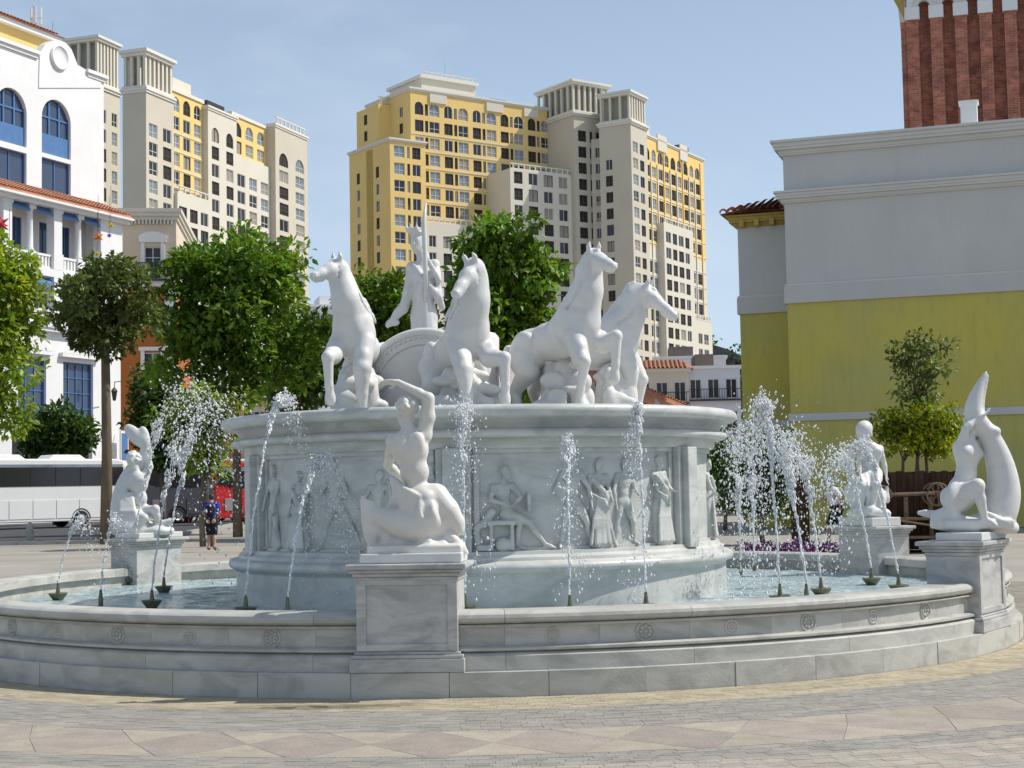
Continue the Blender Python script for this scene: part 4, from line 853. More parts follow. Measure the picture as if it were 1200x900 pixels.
# ------------------------------------------------------------------ buildings: walls with real openings, recessed windows
def wall_mb(b, P, d, n, W, z0, z1, ops, depth=.25, m=0):
    """wall from P (x,y) along d for W metres, outward normal n; ops are (s0,s1,za,zb[,arched])"""
    xs = sorted({0., W}|{min(max(o[i], 0), W) for o in ops for i in (0, 1)}); zs = sorted({z0, z1}|{min(max(o[i], z0), z1) for o in ops for i in (2, 3)})
    pt = lambda s, z, q=0.: (P[0]+d[0]*s-n[0]*q, P[1]+d[1]*s-n[1]*q, z)
    for i in range(len(zs)-1):
        zc = (zs[i]+zs[i+1])/2; run = None
        row = [o for o in ops if o[2] < zc < o[3]]
        for j in range(len(xs)-1):
            sc_ = (xs[j]+xs[j+1])/2; hole = any(o[0] < sc_ < o[1] for o in row)
            if not hole and run is None: run = xs[j]
            if run is not None and (hole or j == len(xs)-2):
                e = xs[j] if hole else xs[j+1]; b.add([pt(run, zs[i]), pt(e, zs[i]), pt(e, zs[i+1]), pt(run, zs[i+1])], [(0, 1, 2, 3)], m); run = None
    for o in ops:
        s0, s1, za, zb = o[:4]
        b.add([pt(s0, za), pt(s1, za), pt(s1, zb), pt(s0, zb), pt(s0, za, depth), pt(s1, za, depth), pt(s1, zb, depth), pt(s0, zb, depth)], [(0, 4, 5, 1), (1, 5, 6, 2), (2, 6, 7, 3), (3, 7, 4, 0)], m)
        if len(o) > 4 and o[4]:            # arched head: fill the two corners flush with the wall
            r = (s1-s0)/2; c = (s0+s1)/2; zc = zb-r; N_ = 8
            for sg in (-1, 1):
                ar = [(c+sg*r*math.cos(t), zc+r*math.sin(t)) for t in np.linspace(0, math.pi/2, N_)]
                cor = (c+sg*r, zb); vs = [pt(*cor)]+[pt(*a) for a in ar]; f = [tuple([0]+([i+1, i+2] if sg < 0 else [i+2, i+1])) for i in range(N_-1)]
                vb = [pt(a[0], a[1], depth*.9) for a in ar]; b.add(vs, f, m)
                b.add([pt(*a) for a in ar]+vb, [((i, i+1, i+1+N_, i+N_) if sg > 0 else (i+1, i, i+N_, i+1+N_)) for i in range(N_-1)], m)
WC = {}
def window_mesh(w, h, style, fm, gm):
    key = (round(w, 2), round(h, 2), style, fm.name, gm.name)
    if key in WC: return WC[key]
    b = MB(); f = .07 if w < 1.2 else .09; D = .07
    b.add([(-w/2, 0.02, 0), (w/2, .02, 0), (w/2, .02, h), (-w/2, .02, h)], [(0, 1, 2, 3)], 1)
    for x0, x1, z0, z1 in ((-w/2, -w/2+f, 0, h), (w/2-f, w/2, 0, h), (-w/2+f, w/2-f, 0, f), (-w/2+f, w/2-f, h-f, h)): b.box(x0, x1, -D, .019, z0, z1)
    if style in ('casement', 'rail'): b.box(-f*.4, f*.4, -D*.8, .018, f, h-f)
    if style == 'bay':
        b.box(-f*.4, f*.4, -D*.8, .018, f, h-f); b.box(-w/2+f, -f*.4, -D*.7, .017, h*.36, h*.36+f*.8); b.box(f*.4, w/2-f, -D*.7, .017, h*.36, h*.36+f*.8)
    if style == 'rail':
        for i in range(7): x = -w/2+f+(w-2*f)*(i+.5)/7; b.box(x-.02, x+.02, -D-.08, -D-.05, .05, h*.36)
        b.box(-w/2, w/2, -D-.1, -D-.04, h*.36, h*.36+.06)
    if style == 'grid':
        nx, nz_ = max(2, round(w/.9)), max(3, round(h/1.0))
        for i in range(1, nx): x = -w/2+w*i/nx; b.box(x-f*.35, x+f*.35, -D*.8, .018, f, h-f)
        for j in range(1, nz_): z = h*j/nz_; b.box(-w/2+f, w/2-f, -D*.6, .017, z-f*.3, z+f*.3)
    me = b.mesh('window', [fm, gm]); WC[key] = me; return me
class Bld:
    def __init__(s, P, yaw, label, cat='building', group=None, name='building'):
        s.P = Vector((P[0], P[1], 0)); s.yaw = yaw; s.d = Vector((math.cos(yaw), math.sin(yaw), 0)); s.q = Vector((-math.sin(yaw), math.cos(yaw), 0))
        s.o = empty(name, (P[0], P[1], 0), yaw, label, cat, group); s.nw = 0
    def sz(s, px, py, y=0.):          # photo column/row met with the facade plane at local y -> (s, z)
        r = ray(px, py); o = s.P+s.q*y; t = (o.x*s.q.x+o.y*s.q.y)/(r.x*s.q.x+r.y*s.q.y); p = Vector((0, 0, EYE))+r*t
        return (p-s.P).dot(s.d), p.z
    def S(s, px, y=0.): return s.sz(px, 400, y)[0]
    def rect(s, x0, y0, x1, y1, y=0.):
        a = s.sz(x0, (y0+y1)/2, y); b = s.sz(x1, (y0+y1)/2, y); xm = (x0+x1)/2; return (a[0], b[0], s.sz(xm, y1, y)[1], s.sz(xm, y0, y)[1])
    def block(s, x0, x1, y0, y1, z0, z1, m, front=(), left=(), right=(), name='wall', depth=.25, roof=True, parapet=0):
        b = MB()
        sides = (((x0, y0), (1, 0), (0, -1), x1-x0, front), ((x1, y0), (0, 1), (1, 0), y1-y0, right), ((x1, y1), (-1, 0), (0, 1), x1-x0, ()), ((x0, y1), (0, -1), (-1, 0), y1-y0, left))
        for P, d, n, W, ops in sides:
            wall_mb(b, P, d, n, W, z0, z1, [tuple(o[:5]) for o in ops], depth)
            for o in ops:
                if len(o) > 5 and o[5]: s.window(P, d, n, o, depth)
        if roof: b.add([(x0, y0, z1), (x1, y0, z1), (x1, y1, z1), (x0, y1, z1)], [(0, 1, 2, 3)])
        return b.build(name, m, s.o)
    def window(s, P, d, n, o, depth):
        s0, s1, za, zb = o[:4]; st, fm, gm = o[5]; c = (s0+s1)/2
        me = window_mesh(s1-s0, zb-za, st, fm, gm); s.nw += 1
        w = link('window', me, s.o, (P[0]+d[0]*c-n[0]*(depth-.09), P[1]+d[1]*c-n[1]*(depth-.09), za), math.atan2(d[1], d[0]))
        if s.nw > 296: w['_x'] = 1
        return w
    def band(s, x0, x1, y0, y1, z0, z1, m, pr=.2, name='cornice', steps=1):
        b = MB()
        for i in range(steps):
            p = pr*(i+1)/steps; za = z0+(z1-z0)*i/steps+(.002 if i else 0); zb = z0+(z1-z0)*(i+1)/steps; b.box(x0-p, x1+p, y0-p, y1+p, za, zb)
        return b.build(name, m, s.o)
def cull_windows(bld):
    ex = [c for c in bld.o.children if c.get('_x')]
    if not ex: return
    b = MB()
    for c in ex:
        me = c.data; M4 = Matrix.LocRotScale(c.location, c.rotation_euler, None); b0 = len(b.v); b.v += [tuple(M4 @ v.co) for v in me.vertices]
        for p in me.polygons: b.f.append(tuple(i+b0 for i in p.vertices)); b.m.append(p.material_index); b.c.append(None)
    mats = [ex[0].data.materials[0], M['glass_dark']]
    for c in ex: bpy.data.objects.remove(c)
    tag(b.build('small_windows', mats, bld.o), kind='stuff')
M['curtain'] = mat('drawn_curtain', (.36, .33, .27), .6, .4, .4, .3)
FW, FD = M['trim'], mat('bronze_frame', (.10, .085, .07), .5, .4)
rb = random.Random(17)
def win(kind):
    r = rb.random()
    if kind == 'dark': return ('rail' if r < .35 else 'casement', FD if r < .6 else FW, M['opening'] if r < .45 else M['curtain'] if .55 < r < .68 else M['glass_dark'])
    return ('bay', FW, M['glass_light'] if r < .55 else M['curtain'] if r < .8 else M['glass_dark'])
def grid(cols, zs, h, arch_top=True, skip=()):
    """cols: (centre, width, kind); zs: sill heights, the last one arched"""
    out = []
    for i, z in enumerate(zs):
        for c, w, kd in cols:
            if (i, c) in skip: continue
            ar = arch_top and i == len(zs)-1 and w > 1.2
            out.append((c-w/2, c+w/2, z, z+h*(1.12 if ar else 1), ar, win(kd)))
    return out
def pavilion(B, x0, x1, y0, y1, z0, z1, mw, mt):
    """open lantern storey: posts, louvred screens, flat oversailing roof"""
    B.band(x0, x1, y0, y1, z0, z0+.35, mt, .25, 'pavilion_base')
    b = MB(); n = 6; zc = z1-.9
    for i in range(n+1):
        x = x0+.15+(x1-x0-.3)*i/n
        for y in (y0+.2, y1-.2): b.box(x-.22, x+.22, y-.2, y+.2, z0+.36, zc)
    m_ = max(3, int((y1-y0)/1.8))
    for i in range(1, m_):
        y = y0+(y1-y0)*i/m_
        for x in (x0+.2, x1-.2): b.box(x-.2, x+.2, y-.22, y+.22, z0+.36, zc)
    b.build('pavilion_post', mw, B.o)
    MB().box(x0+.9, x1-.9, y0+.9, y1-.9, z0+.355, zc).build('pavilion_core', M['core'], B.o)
    B.band(x0, x1, y0, y1, zc, z1, mt, .55, 'pavilion_roof', 2)
def balustrade(B, x0, x1, y, z, m, h=1.1, step=1.2, along='x'):
    b = MB(); n = max(2, int(abs(x1-x0)/step))
    bx = (lambda a, c, za, zb, t=.09: b.box(a, c, y-t, y+t, za, zb)) if along == 'x' else (lambda a, c, za, zb, t=.09: b.box(y-t, y+t, a, c, za, zb))
    bx(x0, x1, z+h-.16, z+h, .14); bx(x0, x1, z, z+.16, .14)
    for i in range(n): a = x0+(x1-x0)*(i+.5)/n; bx(a-.09, a+.09, z+.161, z+h-.161)
    return b.build('balustrade', m, B.o)

# ---- yellow resort tower
P0 = at(485, 400, 290); A = Bld((P0.x, P0.y), R(35), 'tall yellow resort block with stepped roof in the middle of the skyline', 'building', 'resort towers behind the square')
Hf = 3.2; zt = 77.0
ztop = [zt-4.4-Hf*i for i in range(22)][::-1]
cols = []
for i in range(5):
    c = .9+i*6.55; cols += [(c+1.0, 1.9, 'dark'), (c+2.65, .7, 'dark'), (c+4.4, 2.3, 'light')]
vis = [z for z in ztop if z > 18]
fr = grid(cols, vis, 2.2)
A.block(0, 32.0, 0, 16.5, 0, zt, M['yellow'], [o for o in fr if not ((o[0] > 18 and o[3] < 62) or (o[0] < 18 and .8 < o[0] and o[3] < 50))], left=grid([(13, 1.3, 'dark')], vis[-2:], 2.0, False))
A.block(-2.6, .02, 7.5, 16, 0, zt-1.2, M['yellow'], left=grid([(3.5, 1.3, 'dark')], vis[-3:], 2.0, False), name='rear_wing')
A.block(-6.85, .85, -3.75, 11.5, 0, 65.9, M['yellow'], grid([(-6.85+8.9-.0-0, 2.0, 'light')], [], 2.2) + grid([(2.0, 2.3, 'light'), (4.0, .6, 'dark'), (5.7, 1.8, 'dark')], [z for z in vis if z < 63], 2.2, False),
        left=grid([(3.4, 1.2, 'dark'), (10.6, 1.2, 'dark')], [z for z in vis if z < 62], 2.1, False), name='corner_wing')
b = MB().box(-6.95, -6.7, 2.6, 4.8, 18, 65.5); b.build('corner_pier', M['ochre'], A.o)
A.block(1.0, 17.2, -3, .02, 0, 51.6, M['pale'], grid([(1.6, 1.6, 'dark'), (4.9, 1.9, 'dark'), (8.1, 1.9, 'light'), (11.4, 1.9, 'dark'), (14.2, 1.9, 'light')], [z for z in vis if z < 48.5], 2.2, False), name='balcony_block')
A.block(17.3, 32.0, -7.6, .02, 0, 62.6, M['pale'], grid([(1.9, 2.0, 'dark'), (5.4, 2.2, 'dark'), (9.0, 2.2, 'dark'), (12.6, 2.2, 'dark')], [z for z in vis if z < 60.2], 2.3, False), left=grid([], [], 2), name='balcony_block')
balustrade(A, 1.1, 17, -2.8, 51.62, M['trim']); balustrade(A, 17.5, 31.8, -7.4, 62.62, M['trim'])
A.block(32.05, 41.1, -8.6, 9, 0, 74.4, M['cream'], grid([(2.0, 2.0, 'dark'), (4.2, .7, 'dark'), (6.6, 2.3, 'light')], [z for z in vis if z < 70], 2.2, False), left=grid([(4.4, 1.3, 'dark')], [z for z in vis if 62 < z < 70], 2.1, False), name='stair_tower')
A.band(32.05, 41.1, -8.6, 9, 74.42, 75.2, M['trim'], .5, steps=2); pavilion(A, 32.2, 40.9, -8.4, 3.5, 75.22, 81.6, M['pale'], M['trim'])
A.block(41.15, 50, 2.0, 14, 0, 72.0, M['cream'], grid([(3.2, 1.4, 'dark')], [z for z in vis if z < 69], 2.0, False), name='link_wing')
A.band(0, 31.9, 0, 16.5, zt+.01, zt+.7, M['trim'], .35, steps=2); A.band(-6.85, .85, -3.75, 11.5, 65.92, 66.5, M['trim'], .35, steps=2)
for x0, x1 in ((4.2, 8.0), (17.2, 21.2), (26.2, 29.6)): MB().box(x0, x1, -.28, -.005, zt-1.75, zt-.1).build('gable_panel', M['pale'], A.o)
for z in vis[:-1]: MB().box(.02, 31.95, -.10, -.004, z-.62, z-.42).build('string_course', M['pale'], A.o)
A.block(5, 17.5, 4, 16, zt+.72, zt+4.0, M['pale'], name='roof_house'); A.band(5, 17.5, 4, 16, zt+4.01, zt+4.6, M['trim'], .5); balustrade(A, 5.2, 17.3, 4.0, zt+4.62, M['trim'], .8)
balustrade(A, -2.5, -.1, 7.7, zt-1.1, M['cream'], 1.4, 1.0); MB().box(21.5, 25.5, 5, 9, zt+.715, zt+2.4).build('roof_tank', M['iron'], A.o)
b = MB(); b.tube([(13, 8, zt+4.6), (13, 8, zt+9)], .05, 5); b.build('mast', M['steel'], A.o)
# ---- cream tower on the right
P0 = at(745, 400, 297); Bt = Bld((P0.x, P0.y), R(60), 'tall cream and pale yellow resort block right of the mid skyline yellow one', 'building', 'resort towers behind the square')
zs = [66.2-Hf*i for i in range(22)][::-1]; zs = [z for z in zs if z > 4]
cl = []
for i in range(9): cl += [(8.9+i*3.12, 1.75 if i % 2 else 2.1, 'light' if i % 2 else 'dark')]
Bt.block(0, 7.4, 0, 6.8, 0, 71.5, M['cream'], grid([(1.9, 2.3, 'light'), (4.9, 1.9, 'dark')], [z for z in zs if z < 67], 2.1, False), left=grid([(2.0, 1.5, 'dark')], [z for z in zs if z < 64], 2.1, False), name='stair_tower')
Bt.block(7.42, 37.3, .8, 6.5, 0, 49.0, M['pale'], grid([(c-7.42, w+.25, k_) for c, w, k_ in cl], [z for z in zs if z < 46], 2.3, False), name='wall', roof=False)
Bt.block(7.42, 37.3, .8, 6.5, 49.001, 70.6, M['yellow'], grid([(c-7.42, w+.25, k_) for c, w, k_ in cl], [z for z in zs if z > 49.2], 2.2), name='upper_wall')
Bt.block(13.0, 27.5, -.6, .82, 0, 54.0, M['pale'], grid([(c-13.0, w+.35, 'dark') for c, w, k_ in cl if 13.8 < c < 26.8], [z for z in zs if z < 51], 2.2, False), name='balcony_block')
Bt.block(27.55, 37.0, -.3, .82, 0, 36.0, M['pale'], grid([(c-27.55, w+.35, 'dark') for c, w, k_ in cl if 28.3 < c < 36.5], [z for z in zs if z < 33], 2.2, False), name='balcony_block')
Bt.block(37.35, 40.2, 2.2, 8, 0, 66.0, M['yellow'], grid([(1.4, 1.0, 'dark')], [z for z in zs if z < 63], 2.0, False), name='corner_wing')
Bt.block(40.22, 42.5, 3.4, 9, 0, 54.0, M['yellow'], name='corner_wing')
for z in zs[:-1]: MB().box(7.45, 37.25, .7, .796, z-.6, z-.38).build('string_course', M['pale'], Bt.o)
for i in range(10):
    x = 8.9+(i-.5)*3.12; MB().box(x-.22, x+.22, .62, .69, 0, 66.0 if i % 3 else 70).build('pier', M['pale'] if i % 3 else M['yellow'], Bt.o)
Bt.block(2.0, 30, 6.82, 9.6, 0, 70, M['cream'], left=grid([(1.4, 1.3, 'dark')], zs, 2.1, False), name='rear_wing')
Bt.band(0, 7.4, 0, 6.8, 71.52, 72.3, M['trim'], .45, steps=2); pavilion(Bt, .2, 7.2, .2, 6.6, 72.32, 78.2, M['pale'], M['trim'])
Bt.band(7.42, 37.3, .8, 6.5, 70.62, 71.2, M['trim'], .3, steps=2); balustrade(Bt, 13.1, 27.4, -.45, 54.02, M['trim']); balustrade(Bt, 27.6, 36.9, -.2, 36.02, M['trim'])
for x0, x1 in ((13.6, 18.0), (24.6, 28.4)): MB().box(x0, x1, .5, .79, 68.9, 72.2).build('gable_panel', M['pale'], Bt.o)
MB().box(29.5, 33.5, 2.5, 6, 71.22, 73.2).build('roof_tank', M['iron'], Bt.o); MB().box(9, 13, 2, 6, 71.22, 73.6).build('roof_house', M['pale'], Bt.o)
# ---- left tower
P0 = at(172, 400, 213); Ct = Bld((P0.x, P0.y), R(70), 'tall cream resort block at left with yellow top storey, behind the round tree', 'building', 'resort towers behind the square')
S_ = lambda px, y=0: Ct.S(px, y)
zs = [56.7-2.64*i for i in range(16)][::-1]; z2 = [z for z in zs if z > 18]
s1 = S_(205); s2 = S_(243); s3 = S_(277); s4 = S_(318); s5 = S_(356)
def colz(a, b, n, ks, w): return [((b-a)*(i+.5)/n, w*(b-a)/n, ks[i % len(ks)]) for i in range(n)]
hh = 1.95
Ct.block(0, s1, 0, 3.8, 0, 57.5, M['cream'], grid(colz(0, s1, 2, ('light', 'dark'), .6), [z for z in z2 if z < 53], hh, False), name='stair_tower')
Ct.band(0, s1, 0, 3.8, 57.52, 58.2, M['trim'], .3, steps=2); pavilion(Ct, .2, s1-.2, .2, 3.7, 58.22, 63.7, M['pale'], M['trim'])
Ct.block(s1+.02, s2, .6, 4.6, 0, 59.5, M['yellow'], grid(colz(s1, s2, 3, ('light', 'dark', 'light'), .66), z2, hh), name='wall')
Ct.block(s1+.04, s2-.02, -.5, .62, 0, 44.7, M['pale'], grid(colz(s1, s2, 3, ('dark',), .72), [z for z in z2 if z < 42], hh, False), name='balcony_block'); balustrade(Ct, s1+.2, s2-.2, -.35, 44.72, M['trim'])
Ct.block(s2+.02, s3, -.3, 4.6, 0, 58.6, M['pale'], grid(colz(s2, s3, 2, ('dark',), .5), [z for z in z2 if z < 55], hh), name='wall')
Ct.block(s3+.02, s4, .6, 4.6, 0, 59.7, M['yellow'], grid(colz(s3, s4, 3, ('dark', 'light', 'light'), .66), z2, hh), name='wall')
Ct.block(s3+.04, s4-.02, .0, .62, 0, 53.5, M['pale'], grid(colz(s3, s4, 3, ('dark', 'light', 'light'), .66), [z for z in z2 if z < 51], hh, False), name='balcony_block')
Ct.block(s4+.02, s5, -1.0, 4.6, 0, 60.0, M['cream'], grid(colz(s4, s5, 2, ('dark', 'light'), .55), [z for z in z2 if z < 55.5], hh), name='wall')
for a, b_, z_ in ((s1+.02, s2, 59.52), (s3+.02, s4, 59.72)): Ct.band(a, b_, .6, 4.6, z_, z_+.5, M['trim'], .2)
for a, b_, y_, z_ in ((s2+.02, s3, -.3, 58.62), (s4+.02, s5, -1.0, 60.02)): Ct.band(a, b_, y_, 4.6, z_, z_+.6, M['trim'], .25, steps=2)
for z in z2[:-1]:
    MB().box(s1+.05, s2-.05, .52, .596, z-.55, z-.38).build('string_course', M['pale'], Ct.o)
MB().box(s1+2, s1+7, 1.5, 4, 60.1, 62.0).build('roof_house', M['pale'], Ct.o); MB().box(s2+2, s2+7, 1, 4, 59.3, 60.6).build('roof_tank', M['iron'], Ct.o)
balustrade(Ct, s4+.5, s5-.3, -.8, 60.65, M['trim'], 1.2)
P0 = at(115, 400, 256); Dt = Bld((P0.x, P0.y), R(70), 'cream resort block at far left, mostly hidden behind the white arcaded building', 'building', 'resort towers behind the square')
sd = Dt.S(141)
Dt.block(0, sd, 0, 8, 0, 69.5, M['cream'], grid(colz(0, sd, 2, ('dark', 'light'), .5), [z for z in [64-3.3*i for i in range(14)]], 2.3, False), name='wall')
Dt.band(0, sd, 0, 8, 69.52, 70.4, M['trim'], .4, steps=2); pavilion(Dt, .2, sd-.2, .2, 7.8, 70.42, 78.6, M['pale'], M['trim'])
for B_ in (A, Bt, Ct, Dt): cull_windows(B_)

# ---- white arcaded building on the left
P1 = at(148, 400, 117); yw = R(66)
W = Bld((P1.x, P1.y), yw, 'white arcaded building with blue windows, tiled loggia roof and round-topped gable at the left edge', 'building')
X = lambda px, y=0.: W.S(px, y)
Z = lambda px, py, y=0.: W.sz(px, py, y)[1]
xl = X(-40)
big = [W.rect(25, 427, 58, 495), W.rect(78, 427, 113, 495), W.rect(-25, 427, 8, 495)]
low = [W.rect(18, 507, 52, 528), W.rect(74, 507, 112, 530)]
blueg = ('grid', M['blue'], M['glass_blue'])
fo = []
for r in big: fo.append((r[0]-xl, r[1]-xl, 7.0, 11.4, False, blueg))
for r in low: fo.append((r[0]-xl, r[1]-xl, 3.2, 6.3, False, ('casement', M['white'], M['glass_dark'])))
z_c = 13.4
W.block(xl, -.3, .3, 12, 0, z_c, M['white'], fo, name='wall', depth=.35)
for r in big:                                   # pediments and sills
    c = (r[0]+r[1])/2; hw_ = (r[1]-r[0])/2+.45
    MB().prism([(c-hw_, 12.0), (c+hw_, 12.0), (c, 13.0)], -.02, .30).build('pediment', M['white'], W.o); MB().box(c-hw_, c+hw_, -.05, .30, 11.72, 11.98).build('lintel', M['white'], W.o); MB().box(c-hw_+.1, c+hw_-.1, .02, .30, 6.7, 6.94).build('sill', M['white'], W.o)
W.band(xl, -.2, .0, 12, z_c+.005, z_c+.5, M['white'], .25, steps=2)
levels = [(z_c+.55, 17.3), (17.85, 22.3)]
edges = [X(7), X(69.5), X(124)]; step = edges[2]-edges[1]
bays = [edges[2]-step*k for k in range(0, 6)]
for li, (zf, zc) in enumerate(levels):
    bk = []
    for kx in range(5):
        a, c = bays[kx+1], bays[kx]; m_ = (a+c)/2
        for u, v in ((a+.75, m_-.45), (m_+.45, c-.75)):
            bk.append((u-.3-xl, u-.3+(v-u)*.75-xl, zf+.1, zc-.7, False, ('casement', M['blue'], M['glass_blue'])))
    W.block(xl, bays[0]+.6, 2.2, 12, zf-.6, zc+.3, M['white'], bk, name='wall', depth=.2, roof=False)
    for kx, s in enumerate(bays):
        if s < xl: continue
        b = MB().box(s-.42, s+.42, .1, .8, zf, zc); b.box(s-.5, s+.5, .04, .86, zc-.35, zc+.001); b.box(s-.5, s+.5, .04, .86, zf, zf+1.15); b.build('pier', M['white'], W.o)
        if kx < 5 and bays[kx+1] > xl:
            m_ = (bays[kx+1]+s)/2; b = MB().lathe([(.27, zf+1.1), (.30, zf+1.2), (.24, zf+1.35), (.21, zc-.55), (.25, zc-.5), (.25, zc-.4)], 12, o=(m_, .45, 0)); b.box(m_-.34, m_+.34, .14, .76, zc-.4, zc); b.box(m_-.32, m_+.32, .16, .74, zf, zf+1.1); b.build('column', M['white'], W.o, smooth=True, angle=40)
            for u, v in ((bays[kx+1]+.5, m_-.34), (m_+.34, s-.5)):
                balustrade(W, u, v, .42, zf, M['white'], 1.05, .34)
                aw = MB().add([(u, .5, zc-.05), (v, .5, zc-.05), (v, .08, zc-.48), (u, .08, zc-.48), (v, .08, zc-.66), (u, .08, zc-.66)], [(3, 2, 1, 0), (5, 4, 2, 3)]); aw.build('awning', M['blue'], W.o)
    MB().box(xl, bays[0]+.6, .05, 2.6, zf-.55, zf-.001).build('loggia_floor', M['white'], W.o)
    MB().box(xl, bays[0]+.6, .06, .84, zc+.001, zc+.45).build('architrave', M['white'], W.o)
    MB().box(bays[0]+.42, -.3, .1, 2.2, zf-.5, zc+.45).build('end_wall', M['white'], W.o)
# tiled lean-to roof over the loggia: rows of half-round tiles
ye, yr, ze, zr = -.55, 2.4, 22.78, 24.0
MB().add([(xl, ye, ze), (0, ye, ze), (0, yr, zr), (xl, yr, zr), (xl, ye, ze-.18), (0, ye, ze-.18), (0, yr, ze-.18), (xl, yr, ze-.18)], [(0, 1, 2, 3), (7, 6, 5, 4), (4, 5, 1, 0), (1, 5, 6, 2)]).build('roof', M['tile'], W.o)
rt = [c for c in W.o.children if c.name.startswith('roof')][0]
tl = MB(); n_ = int(-xl/.34); sl = math.atan2(zr-ze, yr-ye); Lr = math.hypot(zr-ze, yr-ye)
def tile_row_mesh(Lr, nr=6):
    b = MB()
    for k_ in range(nr):
        y0, y1 = k_*Lr/nr, (k_+1.12)*Lr/nr
        vs = [(.13*math.cos(t)*f, y, .11*math.sin(t)*f+dz) for y, f, dz in ((y0, 1.08, .035), (y1, .86, .0)) for t in np.linspace(0, math.pi, 5)]
        b.add(vs, [(i, i+1, i+6, i+5) for i in range(4)])
    return b
trm = tile_row_mesh(Lr).mesh('tile_row', [M['tile']])
for i in range(n_):
    o = link('tile_row', trm, rt, (xl+.2+i*.34, ye-.02, ze+.01)); o.rotation_euler = (sl, 0, 0)
MB().box(xl, .1, -.7, .0, 22.45, 22.6).build('eave', M['white'], W.o); MB().box(xl, .05, -.3, .06, 22.2, 22.449).build('frieze', M['white'], W.o)
# upper wall with arched windows and the scrolled gable
yu = 2.4; xr_ = W.S(122, yu); RX = lambda *q: W.rect(*q, y=yu)
uo = []
for (x0, x1) in ((-1, 27), (49, 83)):
    r = RX(x0, 118, x1, 168); a, c = r[0], r[1]
    cw = (a+c)/2; w_ = RX(49, 118, 83, 168); ww = (w_[1]-w_[0]); a, c = (cw-ww/2, cw+ww/2) if x0 < 0 else (a, c)
    ztp = W.sz((x0+x1)/2, 117 if x0 > 0 else 103, yu)[1]; zsp = W.sz((x0+x1)/2, 183 if x0 > 0 else 168, yu)[1]
    uo.append((a-xl, c-xl, zsp, ztp, True, None)); z_a, z_b = W.sz((x0+x1)/2, 227 if x0 > 0 else 213, yu)[1], W.sz((x0+x1)/2, 188 if x0 > 0 else 175, yu)[1]
    uo.append((a-xl, c-xl, z_a, z_b, False, ('casement', M['blue'], M['glass_blue'])))
    zb = zsp+(ztp-zsp)*.36
    f = MB(); f.add([(a, yu+.32, zb), (c, yu+.32, zb), (c, yu+.32, ztp), (a, yu+.32, ztp)], [(0, 1, 2, 3)], 1); f.box(a, c, yu+.2, yu+.33, zsp, zb, 0); 
    for t in (0, .33, .67, 1): f.box(a+(c-a)*t-.07, a+(c-a)*t+.07, yu+.22, yu+.318, zb+.002, ztp, 0)
    f.box(a, c, yu+.235, yu+.317, zb+(ztp-zb)*.45, zb+(ztp-zb)*.45+.12, 0)
    f.build('arched_window', [M['blue'], M['glass_blue']], W.o)
zt_ = W.sz(108, 92, yu)[1]
W.block(xl, xr_, yu, 16, 22.5, zt_, M['white'], uo, name='upper_wall', depth=.35)
def gp_(px, py): return W.sz(px, py, yu)
W.band(xl, gp_(45, 92)[0]-.3, yu, 16, zt_+.005, zt_+.55, M['white'], .28, steps=2); W.band(gp_(100, 92)[0]+.3, xr_, yu, 16, zt_+.005, zt_+.55, M['white'], .28, steps=2)
gpoly = [gp_(45, 92), gp_(46, 62), gp_(52, 52), gp_(60, 48), gp_(68, 47), gp_(76, 50), gp_(83, 58), gp_(87, 68), gp_(90, 76), gp_(97, 80), gp_(104, 86), gp_(118, 93), gp_(118, 103), gp_(45, 103)]
gpoly = [gpoly[i] for i in (13, 12, 11, 10, 9, 8, 7, 6, 5, 4, 3, 2, 1, 0)]
MB().prism(gpoly, yu-.07, yu+.5).build('gable', M['white'], W.o)
mc, mz = gp_(68, 68); rm = MB().lathe([(.55, 0), (.95, 0), (.95, .12), (.85, .2), (.75, .12), (.55, .05), (0, .1)], 24); rm.xf(Matrix.Translation((mc, yu-.08, mz)) @ Matrix.Rotation(R(90), 4, 'X')); rm.build('medallion', M['white'], W.o, smooth=True, angle=40)
# yellow roof storey set back behind, with tile eave and a phone mast
yb = 6.5; zy = W.sz(30, 38, yb)[1]; xe = W.S(62, yb)
W.block(xl-3, xe, yb, 15, 30, zy, M['yellow'], name='roof_storey'); W.band(xl-3, xe, yb, 15, zy+.01, zy+.4, M['white'], .5); 
rf = MB().add([(xl-3.6, yb-.7, zy+.42), (xe+.7, yb-.7, zy+.42), (xe+.7, 15.7, zy+.42), (xl-3.6, 15.7, zy+.42), (xl, 11, zy+2.2), (xe-3, 11, zy+2.2)], [(0, 1, 5, 4), (1, 2, 5), (2, 3, 4, 5), (3, 0, 4), (3, 2, 1, 0)]); rfo = rf.build('roof', M['tile'], W.o)
tr2 = tile_row_mesh(4.0, 7).mesh('tile_row', [M['tile']])
for i in range(int((xe-xl+2)/.36)):
    o = link('tile_row', tr2, rfo, (xl-2+i*.36, yb-.72, zy+.43)); o.rotation_euler = (math.atan2(1.78, 4.2), 0, 0)
q = at(42, 30, 126); t = empty('phone_mast', (q.x, q.y, 0), 0, 'small phone mast with white panel antennas on the roof at top left', 'antenna')
zq = at(42, 55, 126).z; MB().tube([(0, 0, zq), (0, 0, zq+3.4)], .06, 6).build('pole', M['steel'], t)
for i in range(3): a = i*2.1; MB().box(-.14, .14, -.07, .07, zq+1.9, zq+3.3).xf(Matrix.Rotation(a, 4, 'Z') @ Matrix.Translation((.0, -.42, 0))).build('panel_antenna', M['buswhite'], t)
MB().tube([(-.5, 0, zq+2.4), (.5, 0, zq+2.4)], .04, 5).build('arm', M['steel'], t); MB().tube([(1.4, 0, zq-.2), (1.4, 0, zq+2.1)], .04, 5).build('whip_antenna', M['steel'], t)
